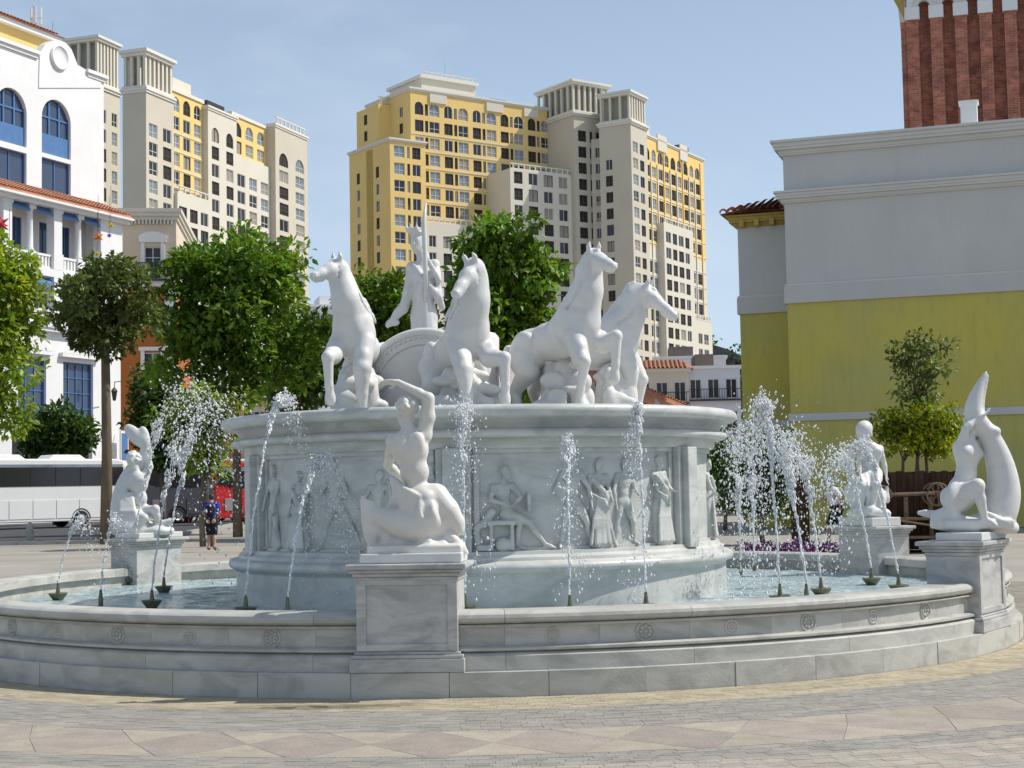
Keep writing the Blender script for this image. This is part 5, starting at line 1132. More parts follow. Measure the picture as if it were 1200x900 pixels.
# blue shop sign and wall lantern at the right end of the facade
r = W.rect(137, 500, 146, 536, -.1); sg = empty('hanging_sign', tuple(W.P+W.d*((r[0]+r[1])/2)-W.q*.4), yw, 'blue and white upright sign hanging beside the white building corner, behind the fish statue', 'sign')
MB().box(-.45, .45, -.06, .06, 3.9, 6.6).build('board', M['white'], sg); MB().box(-.36, .36, -.075, -.061, 4.4, 6.4).build('blue_panel', M['blue'], sg); MB().tube([(0, 0, 6.6), (0, .35, 6.75)], .04, 6).build('bracket', M['iron'], sg)
q = at(134, 462, 114); ln = empty('wall_lantern', (q.x, q.y, q.z), 0, 'black wrought iron lantern on the white building beside the trunk', 'lantern')
b = MB().lathe([(.0, -.5), (.12, -.45), (.22, .2), (.26, .22), (.1, .45), (0, .5)], 6); b.build('lamp', M['iron'], ln); MB().tube([(0, 0, .5), (0, .1, .9), (.3, .8, 1.0)], .04, 6).build('bracket', M['iron'], ln)

# ---- orange and beige house beside it
q1 = at(146, 400, 124); E_ = Bld((q1.x, q1.y), R(7), 'orange and beige house with white framed windows beside the white arcaded building', 'building')
xe = E_.S(207); rw = lambda *q: E_.rect(*q)
zs1 = E_.sz(180, 336)[1]; ztp = E_.sz(180, 258)[1]
gw = ('grid', M['white'], M['glass_dark'])
def rel(r, x0=-2.5): return (r[0]-x0, r[1]-x0, r[2], r[3])
wlow = [rel(rw(168, 413, 190, 463))+(False, gw), rel(rw(168, 480, 190, 516))+(False, gw)]
E_.block(-2.5, xe, 0, 15, 0, zs1, M['orange'], wlow, name='wall', depth=.3)
E_.block(-2.5, xe, 0, 15, zs1+.35, ztp, M['beigewall'], [rel(rw(169, 289, 189, 327))+(False, gw)], right=[(6.0, 8.6, ztp-5.6, ztp-3.0, False, gw)], name='upper_wall', depth=.3)
E_.band(-2.5, xe, 0, 15, zs1+.002, zs1+.348, M['white'], .12, 'string_course'); E_.band(-2.5, xe, 0, 15, ztp+.002, ztp+.9, M['pale'], .45, steps=3)
b = MB(); 
for i in range(22): x = -2.3+i*.3*(xe+2.2)/6.6; b.box(x, x+.13, -.32, -.005, ztp-.35, ztp-.01)
b.build('dentils', M['pale'], E_.o)
for i, r in enumerate((rw(165, 284, 193, 328), rw(165, 411, 193, 464), rw(165, 477, 193, 518))):
    fr_ = MB(); e = .3
    fr_.box(r[0], r[0]+e, -.12, -.003, r[2], r[3]); fr_.box(r[1]-e, r[1], -.12, -.003, r[2], r[3]); fr_.box(r[0]-.1, r[1]+.1, -.2, -.003, r[2]-.3, r[2]-.002); fr_.box(r[0]-.15, r[1]+.15, -.2, -.003, r[3]+.002, r[3]+.3)
    fr_.build('window_surround', M['white'], E_.o)
    if i == 0:
        c = (r[0]+r[1])/2; hw_ = (r[1]-r[0])/2+.2; ar = [(c+hw_*math.cos(t), r[3]+.302+.55*math.sin(t)) for t in np.linspace(0, math.pi, 9)]; MB().prism(ar[::1], -.2, -.003).build('arched_pediment', M['white'], E_.o)
    if i < 2:
        b = MB(); x0, x1 = r[0]-.25, r[1]+.25
        for k_ in range(16): x = x0+(x1-x0)*k_/15; b.box(x-.025, x+.025, -.7, -.65, r[2]+.05, r[2]+1.25)
        b.box(x0, x1, -.72, -.62, r[2]+1.25, r[2]+1.33); b.box(x0, x1, -.72, -.004, r[2]-.12, r[2]-.001)
        b.build('balcony_rail', M['iron'], E_.o)
MB().box(xe-.9, xe, -.16, -.004, 0, zs1-.01).build('corner_pier', M['white'], E_.o)
M['shed'] = mat('roof_shed', (.20, .16, .15), .8, .2, .3, 1)
# cream houses further down the street behind the round tree
def small_house(px0, px1, Yd, yaw, py_top, label, m, wins, roof='tile', dep=9, rise=1.6, group=None, cols_n=3, rows=2, wst=None):
    q = at(px0, 500, Yd); H = Bld((q.x, q.y), yaw, label, 'house', group, 'house'); w_ = H.S(px1); zt2 = H.sz((px0+px1)/2, py_top)[1]
    ops = []
    for rz in range(rows):
        zb = zt2-2.9-rz*3.1
        for i in range(cols_n):
            c = w_*(i+.5)/cols_n; ops.append((c-.55, c+.55, zb, zb+1.9, False, (wst or ('casement', M['white'], M['glass_dark']))))
    H.block(0, w_, 0, dep, 0, zt2, m, ops, right=[(2, 3.1, zt2-2.9, zt2-1.0, False, gw), (5.5, 6.6, zt2-2.9, zt2-1.0, False, gw)] if dep > 7 else (), left=[(2, 3.1, zt2-2.9, zt2-1.0, False, gw)] if dep > 7 else ())
    H.band(0, w_, 0, dep, zt2+.002, zt2+.3, M['white'], .2)
    if roof == 'tile':
        r = MB().add([(-.5, -.6, zt2+.302), (w_+.5, -.6, zt2+.302), (w_+.5, dep+.6, zt2+.302), (-.5, dep+.6, zt2+.302), (.8, dep/2, zt2+rise), (w_-.8, dep/2, zt2+rise)], [(0, 1, 5, 4), (1, 2, 5), (2, 3, 4, 5), (3, 0, 4), (3, 2, 1, 0)]).build('roof', M['tile'], H.o)
        L2 = math.hypot(dep/2+.6, rise-.3); me = tile_row_mesh(L2*.98, 8).mesh('tile_row', [M['tile']])
        for i in range(min(120, int(w_/.42))):
            o = link('tile_row', me, r, (.3+i*.42, -.62, zt2+.33)); o.rotation_euler = (math.atan2(rise-.3, dep/2+.6), 0, 0)
    else:
        for i in range(1): MB().box(w_*.2, w_*.55, 2, dep-2, zt2+.302, zt2+1.6).build('roof_house', M['shed'] if roof == 'dark' else M['white'], H.o)
    b = MB(); zb = zt2-2.9
    for k_ in range(int(w_/.25)): b.box(.1+k_*.25, .14+k_*.25, -.5, -.46, zb-.1, zb+.85)
    b.box(0, w_, -.53, -.44, zb+.85, zb+.92); b.box(0, w_, -.55, -.004, zb-.25, zb-.102); b.build('balcony_rail', M['iron'], H.o)
    return H
small_house(292, 342, 128, R(30), 424, 'cream house with dark balcony railings seen between the two trunks of the round tree', M['beigewall'], 3, 'flat', cols_n=4, rows=3)
small_house(338, 372, 150, R(20), 446, 'pink and white house low behind the spray at the drum left end', M['white'], 3, 'tile', cols_n=3, rows=2)
small_house(366, 428, 190, R(15), 360, 'white house high on the slope behind the left end horse', M['white'], 3, 'flat', cols_n=6, rows=4)
small_house(724, 806, 150, R(-4), 436, 'pale yellow house with tiled roof right of the last horse', M['beigewall'] if False else M['pale'], 3, 'tile', rise=1.5, cols_n=4, rows=2)
small_house(806, 866, 152, R(-2), 432, 'pale blue white house with dark roof terrace left of the yellow wall', M['bluebld'], 3, 'dark', cols_n=3, rows=2)
small_house(770, 850, 185, R(-4), 420, 'low white house with dark roof sheds behind the pale blue house', M['white'], 3, 'dark', cols_n=5, rows=2)
small_house(560, 612, 112, R(5), 474, 'low house with a terracotta roof seen between the horses', M['beigewall'], 2, 'tile', rise=4.2, cols_n=2, rows=1)
# tiled canopy sloping down to the right
qa, qb = at(735, 452, 105), at(806, 476, 112)
cn = empty('tiled_canopy', (qa.x, qa.y, 0), math.atan2(qb.y-qa.y, qb.x-qa.x), 'low canopy with a sloping terracotta roof and white posts behind the drum at right', 'canopy')
Lc = math.hypot(qb.x-qa.x, qb.y-qa.y)
cb = MB().add([(-3, -1.2, qa.z-.5+.8), (Lc, -1.2, qb.z-.5), (Lc, 3, qb.z+.5), (-3, 3, qa.z+.5+.8), (-3, -1.2, qa.z-.8+.8), (Lc, -1.2, qb.z-.8), (Lc, 3, qb.z+.2), (-3, 3, qa.z+.2+.8)], [(0, 1, 2, 3), (7, 6, 5, 4), (4, 5, 1, 0), (5, 6, 2, 1), (6, 7, 3, 2), (7, 4, 0, 3)]); ro_ = cb.build('roof', M['tile'], cn)
n_ = 26
for i in range(n_):
    t = (i+.5)/n_; x = -3+(Lc+3)*t; z = (qa.z+.3)*(1-t)+(qb.z-.5)*t
    o = link('tile_row', trm, ro_, (x, -1.22, z+.02)); o.rotation_euler = (.24, 0, 0); o.scale = (1, 1.32, 1)
for i in range(5):
    x = -2.6+i*(Lc+2.2)/4; MB().box(x-.14, x+.14, -.9, -.62, 0, qa.z-.35-(qa.z-qb.z)*max(0, (x+1))/(Lc+1)).build('post', M['white'], cn)

# ---- mustard and grey building on the right
P0 = at(924, 400, 60); F = Bld((P0.x, P0.y), R(-19), 'large windowless building, mustard yellow below and grey above, on the right', 'building')
zg = F.sz(1000, 350)[1]; zt_ = F.sz(960, 163)[1]; zm = F.sz(960, 222)[1]; zb_ = F.sz(1000, 487)[1]
Lw = 22
F.block(0, Lw, 0, 16, 0, zg, M['mustard'], name='lower_wall'); F.block(0, Lw, 0, 16, zg+.001, zt_, M['greywall'], name='upper_wall')
def crown_mold(B, x0, x1, y0, y1, z0, z1, pr, m, name='cornice'):
    b = MB(); prof = [(0.02, 0), (.25, .12), (.35, .35), (.7, .55), (.8, .82), (1, .86), (1, 1)]
    for i in range(len(prof)-1):
        p = prof[i+1][0]*pr; b.box(x0-p, x1+p, y0-p, y1+p, z0+(z1-z0)*prof[i][1]+.002, z0+(z1-z0)*prof[i+1][1])
    return b.build(name, m, B.o)
crown_mold(F, 0, Lw, 0, 16, zt_-.55, zt_+.02, .42, M['greytrim']); crown_mold(F, 0, Lw, 0, 16, zm-.45, zm, .36, M['greytrim'])
F.band(0, Lw, 0, 16, zg-.05, zg+.62, M['greywall'], .10, 'band'); F.band(0, Lw, 0, 16, zg+.621, zg+.70, M['greytrim'], .06, 'fillet')
F.band(0, Lw, 0, 16, zb_-.14, zb_+.14, M['greywall'], .08, 'string_course')
# lower side wing with tiled eave
y2 = 2.6; xa = F.S(868, y2); zw = F.sz(890, 258, y2)[1]; zg2 = F.sz(890, 366, y2)[1]; zs2 = F.sz(890, 497, y2)[1]
F.block(xa, -.002, y2, 14, 0, zg2, M['mustard'], name='side_lower_wall'); F.block(xa, -.002, y2, 14, zg2+.001, zw, M['greywall'], name='side_upper_wall')
F.band(xa, -.1, y2, 14, zg2-.04, zg2+.62, M['greywall'], .09, 'band'); F.band(xa, -.1, y2, 14, zs2-.13, zs2+.13, M['greywall'], .07, 'string_course'); F.band(xa, -.1, y2, 14, zg2+.621, zg2+.70, M['greytrim'], .06, 'fillet')
crown_mold(F, xa, -.55, y2, 14, zw-.25, zw+.22, .42, M['ochre'], 'eave')
for i in range(4): x = xa+.25+i*(-xa-.5)/3; MB().box(x-.09, x+.09, y2-.5, y2-.01, zw-.28, zw-.02).build('eave_bracket', M['ochre'], F.o)
zr2 = F.sz(890, 237, y2-.6)[1]
er = MB().add([(xa-.6, y2-.65, zw+.25), (-.02, y2-.65, zw+.25), (-.02, y2+5, zw+1.9), (xa+2, y2+5, zw+1.9), (xa-.6, 14.5, zw+.25)], [(0, 1, 2, 3), (0, 3, 4)]).build('roof', M['tile'], F.o)
trf = MB()
for k_ in range(9):
    y0, y1 = k_*.62, (k_+1.1)*.62
    vs = [(.14*math.cos(t)*f, y, .13*math.sin(t)*f+dz) for y, f, dz in ((y0, 1.1, .04), (y1, .86, .0)) for t in np.linspace(0, math.pi, 6)]; trf.add(vs, [(i, i+1, i+7, i+6) for i in range(5)])
trf = trf.mesh('tile_row', [M['tile']])
for i in range(int(-xa/.27)+1):
    x = xa-.45+i*.27; o = link('tile_row', trf, er, (x, y2-.68, zw+.27)); o.rotation_euler = (math.atan2(1.65, 5.65), 0, 0); o.scale = (1, min(1, .03+.10*i), 1)
# small white roof box
q = at(1146, 146, 58.5); rbx = MB().box(-.30, .30, -.3, .3, 0, 1.0).box(-.36, .36, -.36, .36, 1.001, 1.08).build('roof_vent', M['white'], F.o, tuple(Vector((F.S(1146, .9), .9, zt_+.02))))
# ---- brick campanile behind
P0 = at(1066, 140, 96); G = Bld((P0.x, P0.y), R(-15.5), 'red brick bell tower with fluted sides and white arcade at the top right corner', 'tower', None, 'bell_tower')
gz = lambda px, py: G.sz(px, py)
zA = G.sz(1100, 24)[1]; wT = 14.0
gb = MB(); gb.box(0, wT, .75, wT, 0, zA+7)
xs_ = [0]+[G.S(p) for p in (1090, 1104, 1119, 1132, 1147, 1160, 1175, 1188)]
fl = [(xs_[0], xs_[1])]
wd = xs_[3]-xs_[1]
k_ = xs_[2]
while k_ < wT-.8: fl.append((k_, k_+wd*.5)); k_ += wd
G_b = gb.build('shaft', M['brick'], G.o)
for a, c in fl: MB().box(a, min(c, wT), 0, .749, 0, zA+.2).build('pilaster_strip', M['brick'], G.o)
MB().box(0, .349, .36, 1.6, 0, zA+.2).xf(Matrix.Translation((-.35, 0, 0))).build('pilaster_strip', M['brick'], G.o)
for i, (a, c) in enumerate(fl): MB().box(a-.08, min(c+.08, wT), -.10, .34, zA+.201, zA+1.0).build('capital', M['white'], G.o)
for i in range(len(fl)-1):
    a, c = fl[i][1], fl[i+1][0]; m_ = (a+c)/2; r_ = (c-a)/2
    pr = [(m_+(r_)*math.cos(t), zA+1.0+(r_)*math.sin(t)) for t in np.linspace(0, math.pi, 9)]; po = [(m_+(r_+.33)*math.cos(t), zA+1.0+(r_+.33)*math.sin(t)) for t in np.linspace(math.pi, 0, 9)]
    MB().prism(pr+po, -.13, .3).build('arch', M['greytrim'], G.o)
zc_ = zA+1.0
b = MB(); b.box(-.05, wT, -.05, .30, zc_+.95, zA+5.5); b.build('frieze', M['white'], G.o)
for i, (a, c) in enumerate(fl): MB().box(a+.05, min(c-.05, wT), -.045, .33, zc_+.002, zc_+.95).build('spandrel', M['white'], G.o)
G.band(-.1, wT, -.1, wT, zA+2.6, zA+3.6, M['white'], .5, steps=3)
MB().prism([(-.9, zA+2.2), (-.15, zA+.6), (-.15, zA+2.2)], -.25, .9).build('corner_bracket', M['ochre'], G.o)

# ------------------------------------------------------------------ hill, trees, shrubs
def leaves_mesh(name, centers, rad, n_each, size, m, droop=.0, r_=None, flat=.75, shade=.25):
    """many small folded leaf faces round clump centres"""
    V, Fc, T = [], [], []; g = r_ or rng
    for c, r in zip(centers, rad):
        tone = g.uniform(.55, 1.32); m_ = max(8, int(n_each*g.uniform(.5, 1.15)))
        n_keep = n_each; n_each = m_; d = g.normal(size=(n_each, 3)); d /= np.linalg.norm(d, axis=1)[:, None]; rr_ = r*g.uniform(.35, 1.0, (n_each, 1))**.6
        P = np.array(c)+d*rr_*np.array((1, 1, flat))
        ax = g.normal(size=(n_each, 3))*.55+d*.7+np.array((0, 0, -droop)); ax /= np.linalg.norm(ax, axis=1)[:, None]
        up = g.normal(size=(n_each, 3))*.5+d*.3+np.array((0, 0, .8)); sd = np.cross(ax, up); sd /= np.maximum(np.linalg.norm(sd, axis=1)[:, None], 1e-6); nn = np.cross(sd, ax)
        L_ = size*g.uniform(.65, 1.25, (n_each, 1)); w_ = L_*.27
        a = P; b = P+ax*L_*.5+sd*w_+nn*w_*.35; c_ = P+ax*L_-nn*L_*.10; e = P+ax*L_*.5-sd*w_+nn*w_*.35
        base = len(V)*0
        V.append(np.stack([a, b, c_, e], 1).reshape(-1, 3)); T.append(np.clip(tone*g.uniform(.75, 1.2, n_each), 0, 2)); n_each = n_keep
    V = np.concatenate(V); n = len(V)//4; T = np.concatenate(T)
    idx = np.arange(n)*4; tri = np.stack([idx, idx+1, idx+2, idx, idx+2, idx+3], 1).ravel()
    me = bpy.data.meshes.new(name); me.vertices.add(len(V)); me.vertices.foreach_set('co', V.astype(np.float32).ravel())
    me.loops.add(len(tri)); me.loops.foreach_set('vertex_index', tri.astype(np.int32)); me.polygons.add(n*2); me.polygons.foreach_set('loop_start', np.arange(0, n*6, 3, dtype=np.int32))
    me.update(calc_edges=True); at_ = me.attributes.new('tint', 'FLOAT_COLOR', 'FACE')
    tt = np.repeat(T, 2); yl = np.repeat(np.clip(g.normal(1, .12, n), .7, 1.4), 2); at_.data.foreach_set('color', np.stack([tt*yl, tt, tt*.9, np.ones_like(tt)], 1).astype(np.float32).ravel())
    me.materials.append(m); return me
def crown_points(ells, n, g, shell=.45):
    """clump centres spread through ellipsoids, more of them near the surface"""
    out = []; vol = np.array([e[3]*e[4]*e[5] for e in ells]); cnt = np.maximum(3, (n*vol/vol.sum()).astype(int))
    for e, k_ in zip(ells, cnt):
        d = g.normal(size=(k_, 3)); d /= np.linalg.norm(d, axis=1)[:, None]; r = g.uniform(shell, 1.06, (k_, 1))**.8; far = g.random((k_, 1)) < .16; r = np.where(far, r*g.uniform(1.05, 1.28, (k_, 1)), r)
        out.append(np.array(e[:3])+d*r*np.array(e[3:]))
    return np.concatenate(out)
def tree(px, py, Yd, ells_px, label, m, n=70, per=60, size=.32, clump=.75, trunks=None, trunk_r=.2, name='tree', group='trees round the square', seed=1, droop=.15, flat=.75, cat='tree', zbase=0, squash=1.0):
    g = np.random.default_rng(seed); q = at(px, py, Yd); o = empty(name, (q.x, q.y, zbase), 0, label, cat, group); k = Yd/FPX
    E_l = []
    for (x, y, rx, ry) in ells_px:
        p = at(x, y, Yd); E_l.append((p.x-q.x, g.uniform(-.15, .15)*rx*k, p.z-zbase, rx*k, rx*k*squash, ry*k))
    C = crown_points(E_l, n, g)
    link('crown', leaves_mesh('crown', C, np.full(len(C), clump)*g.uniform(.7, 1.25, len(C)), per, size, m, droop, g, flat), o)
    zc = np.mean([e[2] for e in E_l]); zlow = min(e[2]-e[5] for e in E_l); tx = trunks or [0.0]
    b = MB()
    for t in tx:
        top = Vector((t*.6+E_l[0][0]*.6, 0, zlow+(zc-zlow)*.6)); pts = [Vector((t, 0, 0)), Vector((t+g.uniform(-.05, .05), 0, zlow*.5)), Vector((t*.9+E_l[0][0]*.2, .05, zlow)), top]
        b.tube(pts, [trunk_r*1.25, trunk_r, trunk_r*.85, trunk_r*.5], 9)
    to = b.build('trunk', M['bark'], o, smooth=True)
    lb = MB()
    for i in g.choice(len(C), min(14, len(C)), replace=False):
        t = tx[int(g.integers(len(tx)))]; s0 = Vector((t*.9+E_l[0][0]*.2, .03, zlow*g.uniform(.93, 1.05))); e = Vector(C[i]); mid = s0.lerp(e, .5)+Vector((0, 0, .15*(e-s0).length)); lb.tube([s0, mid, e], [trunk_r*.45, trunk_r*.28, trunk_r*.08], 5)
    tag(lb.build('limbs', M['bark'], to, smooth=True), kind='stuff')
    return o
tree(124, 500, 58, [(120, 352, 60, 42), (95, 362, 42, 36), (150, 372, 36, 36), (122, 330, 44, 28), (140, 400, 26, 20)], 'slim tree with a dense olive crown before the white arcaded building', M['leaf_olive'], 75, 110, .27, .55, [0.], .19, seed=11)
tree(284, 500, 64, [(278, 350, 78, 62), (235, 385, 50, 52), (322, 375, 50, 60), (275, 312, 60, 40), (225, 425, 38, 40), (330, 430, 40, 34), (270, 420, 60, 40)], 'large round bright green tree with twin trunks left of the horses', M['leaf_mid'], 150, 125, .34, .80, [-.22, .28], .17, seed=12)
tree(352, 500, 70, [(352, 420, 36, 52), (378, 400, 20, 34), (340, 456, 30, 24)], 'dark green tree tucked between the round tree and the left end horse', M['leaf_dark'], 85, 70, .38, .75, [0.], .16, seed=13)
tree(5, 500, 50, [(2, 365, 38, 62), (-35, 340, 60, 70), (5, 430, 30, 55), (18, 335, 24, 34), (10, 480, 20, 30)], 'yellow green tree cut off by the left edge', M['leaf_bright'], 110, 110, .27, .55, [-.9], .18, seed=14)
tree(448, 480, 62, [(450, 352, 36, 40), (425, 345, 24, 26), (468, 390, 34, 45), (430, 400, 30, 50)], 'green tree behind the charioteer and the left end horse', M['leaf_mid'], 75, 120, .32, .7, [0.], .17, seed=15)
tree(585, 480, 60, [(592, 350, 54, 84), (615, 320, 36, 50), (572, 300, 32, 42), (560, 380, 34, 70), (622, 385, 26, 50), (598, 280, 30, 30), (585, 430, 46, 46)], 'tall dense green tree rising between the two middle horses', M['leaf_mid'], 135, 125, .38, .72, [0.], .22, seed=16, droop=.3)
tree(247, 560, 53, [(245, 510, 26, 44), (226, 490, 34, 30), (262, 475, 26, 22), (250, 545, 18, 20)], 'small yellow green tree with slim trunks behind the walking person', M['leaf_bright'], 60, 60, .26, .5, [-.28, .02], .09, seed=17)
tree(190, 540, 72, [(190, 500, 34, 36), (180, 455, 24, 30), (210, 530, 30, 24)], 'dark shady tree before the orange house', M['leaf_dark'], 70, 70, .36, .7, [0.], .15, seed=18)
tree(66, 560, 100, [(66, 505, 32, 22), (52, 515, 24, 16), (84, 512, 22, 18)], 'low dark bushy tree behind the white coach', M['leaf_dark'], 70, 70, .5, .9, [0.], .2, seed=19)
tree(1078, 560, 41, [(1078, 420, 30, 26), (1062, 408, 18, 18), (1092, 410, 18, 20), (1072, 455, 24, 26), (1084, 470, 18, 16)], 'thin airy tree rising above the wooden planter against the yellow wall', M['leaf_olive'], 60, 26, .17, .30, [0.], .05, name='tree', seed=20, zbase=1.0)
tree(1080, 560, 40, [(1080, 505, 44, 24), (1050, 512, 24, 26), (1108, 510, 22, 24), (1085, 490, 34, 16)], 'bright yellow green bush filling the wooden planter', M['leaf_lime'], 95, 60, .15, .30, [-.1, .15, -.5], .045, name='bush', group=None, seed=21, cat='bush', zbase=1.0)
tree(893, 600, 46, [(890, 545, 26, 46), (908, 530, 16, 30), (872, 560, 18, 36), (915, 575, 14, 34)], 'dark shrub in the shade of the side wing behind the spray', M['leaf_dark'], 60, 60, .22, .42, [0.], .07, name='bush', group=None, seed=22, cat='bush')
tree(848, 560, 60, [(845, 540, 22, 34), (835, 560, 18, 26)], 'green bush just right of the drum behind the spray', M['leaf_mid'], 40, 60, .25, .5, [0.], .07, name='bush', group=None, seed=23, cat='bush')
# wooded hill far behind: one mass of crowns on a sloping ground
hb = MB(); nx, ny = 90, 8; hrng = np.random.default_rng(4)
def hill_z(x): return 30+26*math.exp(-((x+52)/40)**2)+20*math.exp(-((x-66)/34)**2)+8*math.sin(x*.05)
X0, X1 = -260, 300
for j in range(ny):
    for i in range(nx): x = X0+(X1-X0)*i/(nx-1); y = 400+j*16; hb.v.append((x, y, -1+(hill_z(x)-4)*min(1, j/5)))
for j in range(ny-1):
    for i in range(nx-1): a = j*nx+i; hb.f.append((a, a+1, a+nx+1, a+nx)); hb.m.append(0); hb.c.append(None)
tag(hb.build('hill', M['leaf_dark'], smooth=True), kind='structure')
hc = []
for (a, b_, k_) in ((-110, -20, 260), (20, 110, 260)):
    for _ in range(k_): x = hrng.uniform(a, b_); t = hrng.uniform(.3, 1.0); y = 400+t*80; hc.append((x, y, -1+(hill_z(x)-4)*t+hrng.uniform(.5, 3.5)))
tag(link('woodland', leaves_mesh('woodland', hc, np.full(len(hc), 3.4), 34, 1.5, M['leaf_dark'], .1, hrng)), kind='stuff')
# purple flower bed along the foot of the yellow building
fb = []
for _ in range(260): x = rng.uniform(865, 985); p = at(x, 620, rng.uniform(33, 37)); fb.append((p.x, p.y, rng.uniform(.12, .30)))
tag(link('flower_bed', leaves_mesh('flower_bed', fb, np.full(len(fb), .20), 22, .10, M['leaf_purple'])), kind='stuff')
gl = [(x+rng.normal(0, .1), y+rng.normal(0, .1), .1) for x, y, z in fb]
tag(link('bed_foliage', leaves_mesh('bed_foliage', gl, np.full(len(gl), .2), 12, .12, M['leaf_dark'])), kind='stuff')
pa, pb_ = at(858, 640, 32.6), at(1000, 640, 32.6); kb = MB()
for i in range(14): x0 = pa.x+(pb_.x-pa.x)*i/14; kb.box(x0, x0+(pb_.x-pa.x)/14-.012, 32.3, 32.6, -.02, .16)
tag(kb.build('kerb', M['kerb']), kind='structure')
MBs = MB().box(pa.x, pb_.x, 32.61, 38.0, -.02, .10); tag(MBs.build('soil', M['soil']), kind='structure')

# ------------------------------------------------------------------ wooden planters and ornamental cart
def plank_box(px0, px1, Yd, h, dep, label, n, z0=.05):
    a, b_ = at(px0, 560, Yd), at(px1, 560, Yd); w_ = b_.x-a.x; o = empty('wooden_planter', ((a.x+b_.x)/2, Yd, 0), R(-6), label, 'planter')
    for sd_ in range(4):
        ln = w_ if sd_ % 2 == 0 else dep; k_ = n if sd_ % 2 == 0 else max(3, int(n*dep/w_)); pw = ln/k_
        for i in range(k_):
            zt2 = h+rb.uniform(-.03, .04); bx = MB().box(-pw/2+.006, pw/2-.006, -.02-rb.uniform(0, .012), .02, z0, zt2)
            M4 = Matrix.Rotation(sd_*math.pi/2, 4, 'Z') @ Matrix.Translation((-ln/2+(i+.5)*pw, -(dep if sd_ % 2 == 0 else w_)/2, 0))
            bx.xf(M4).build('plank', M['wood'], o, bevel=0)
    MB().box(-w_/2+.03, w_/2-.03, -dep/2+.03, dep/2-.03, z0, h-.12).build('soil', M['soil'], o)
    MB().box(-w_/2-.03, w_/2+.03, -dep/2-.05, -dep/2-.034, h*.30, h*.30+.10).build('rail', M['wood'], o)
    return o
plank_box(1020, 1116, 40, 1.98, 1.5, 'tall planter of dark upright planks holding the bright bush', 15)
plank_box(928, 944, 44, 2.5, .8, 'narrow upright plank planter against the yellow wall beside the spray', 4)
c0 = at(1063, 585, 38.6); ct = empty('wooden_cart', (c0.x, 38.6, 0), R(-4), 'small rustic wooden cart with spoked wheels in front of the plank planter', 'cart')
def cart_wheel(x, y, r, z):
    hub = MB(); tmp = MB().tube([(r*math.cos(t), 0, r*math.sin(t)) for t in np.linspace(0, 2*math.pi, 25)], .028, 6, cap=False); wh = tmp.build('wheel', M['cartwood'], ct, (x, y, z), smooth=True)
    for i in range(8): t = i*math.pi/4; MB().tube([(.04*math.cos(t), 0, .04*math.sin(t)), (r*math.cos(t), 0, r*math.sin(t))], .016, 5).build('spoke', M['cartwood'], wh)
    MB().tube([(0, -.09, 0), (0, .09, 0)], .055, 10).build('hub', M['cartwood'], wh)
M['cartwood'] = mat('pale_cart_wood', (.24, .17, .11), .85, .2, .4, 6, .4, 20)
zc = at(1063, 580, 38.6).z
k = 38.6/FPX
cart_wheel((1033-1063)*k, -.1, 11*k, zc); cart_wheel((1098-1063)*k, -.1, 13*k, zc); cart_wheel((1033-1063)*k, .5, 11*k, zc); cart_wheel((1098-1063)*k, .5, 13*k, zc)
MB().tube([((1026-1063)*k, .2, zc), ((1112-1063)*k, .2, zc+.03)], .05, 7).build('beam', M['cartwood'], ct); MB().tube([((1033-1063)*k, -.12, zc), ((1033-1063)*k, .52, zc)], .03, 6).build('axle', M['cartwood'], ct); MB().tube([((1098-1063)*k, -.12, zc), ((1098-1063)*k, .52, zc)], .03, 6).build('axle', M['cartwood'], ct)
MB().tube([((1030-1063)*k, -.3, zc-.55), ((1116-1063)*k, -.5, zc-.85)], .03, 6).build('shaft', M['cartwood'], ct)
for x in (-.6, 0, .6): MB().box(x-.05, x+.05, .15, .25, 0, zc-.05).build('leg', M['cartwood'], ct)
for z in (.35, .8): MB().box(-1.0, 1.1, -.2, .7, z, z+.06).build('shelf', M['cartwood'], ct)
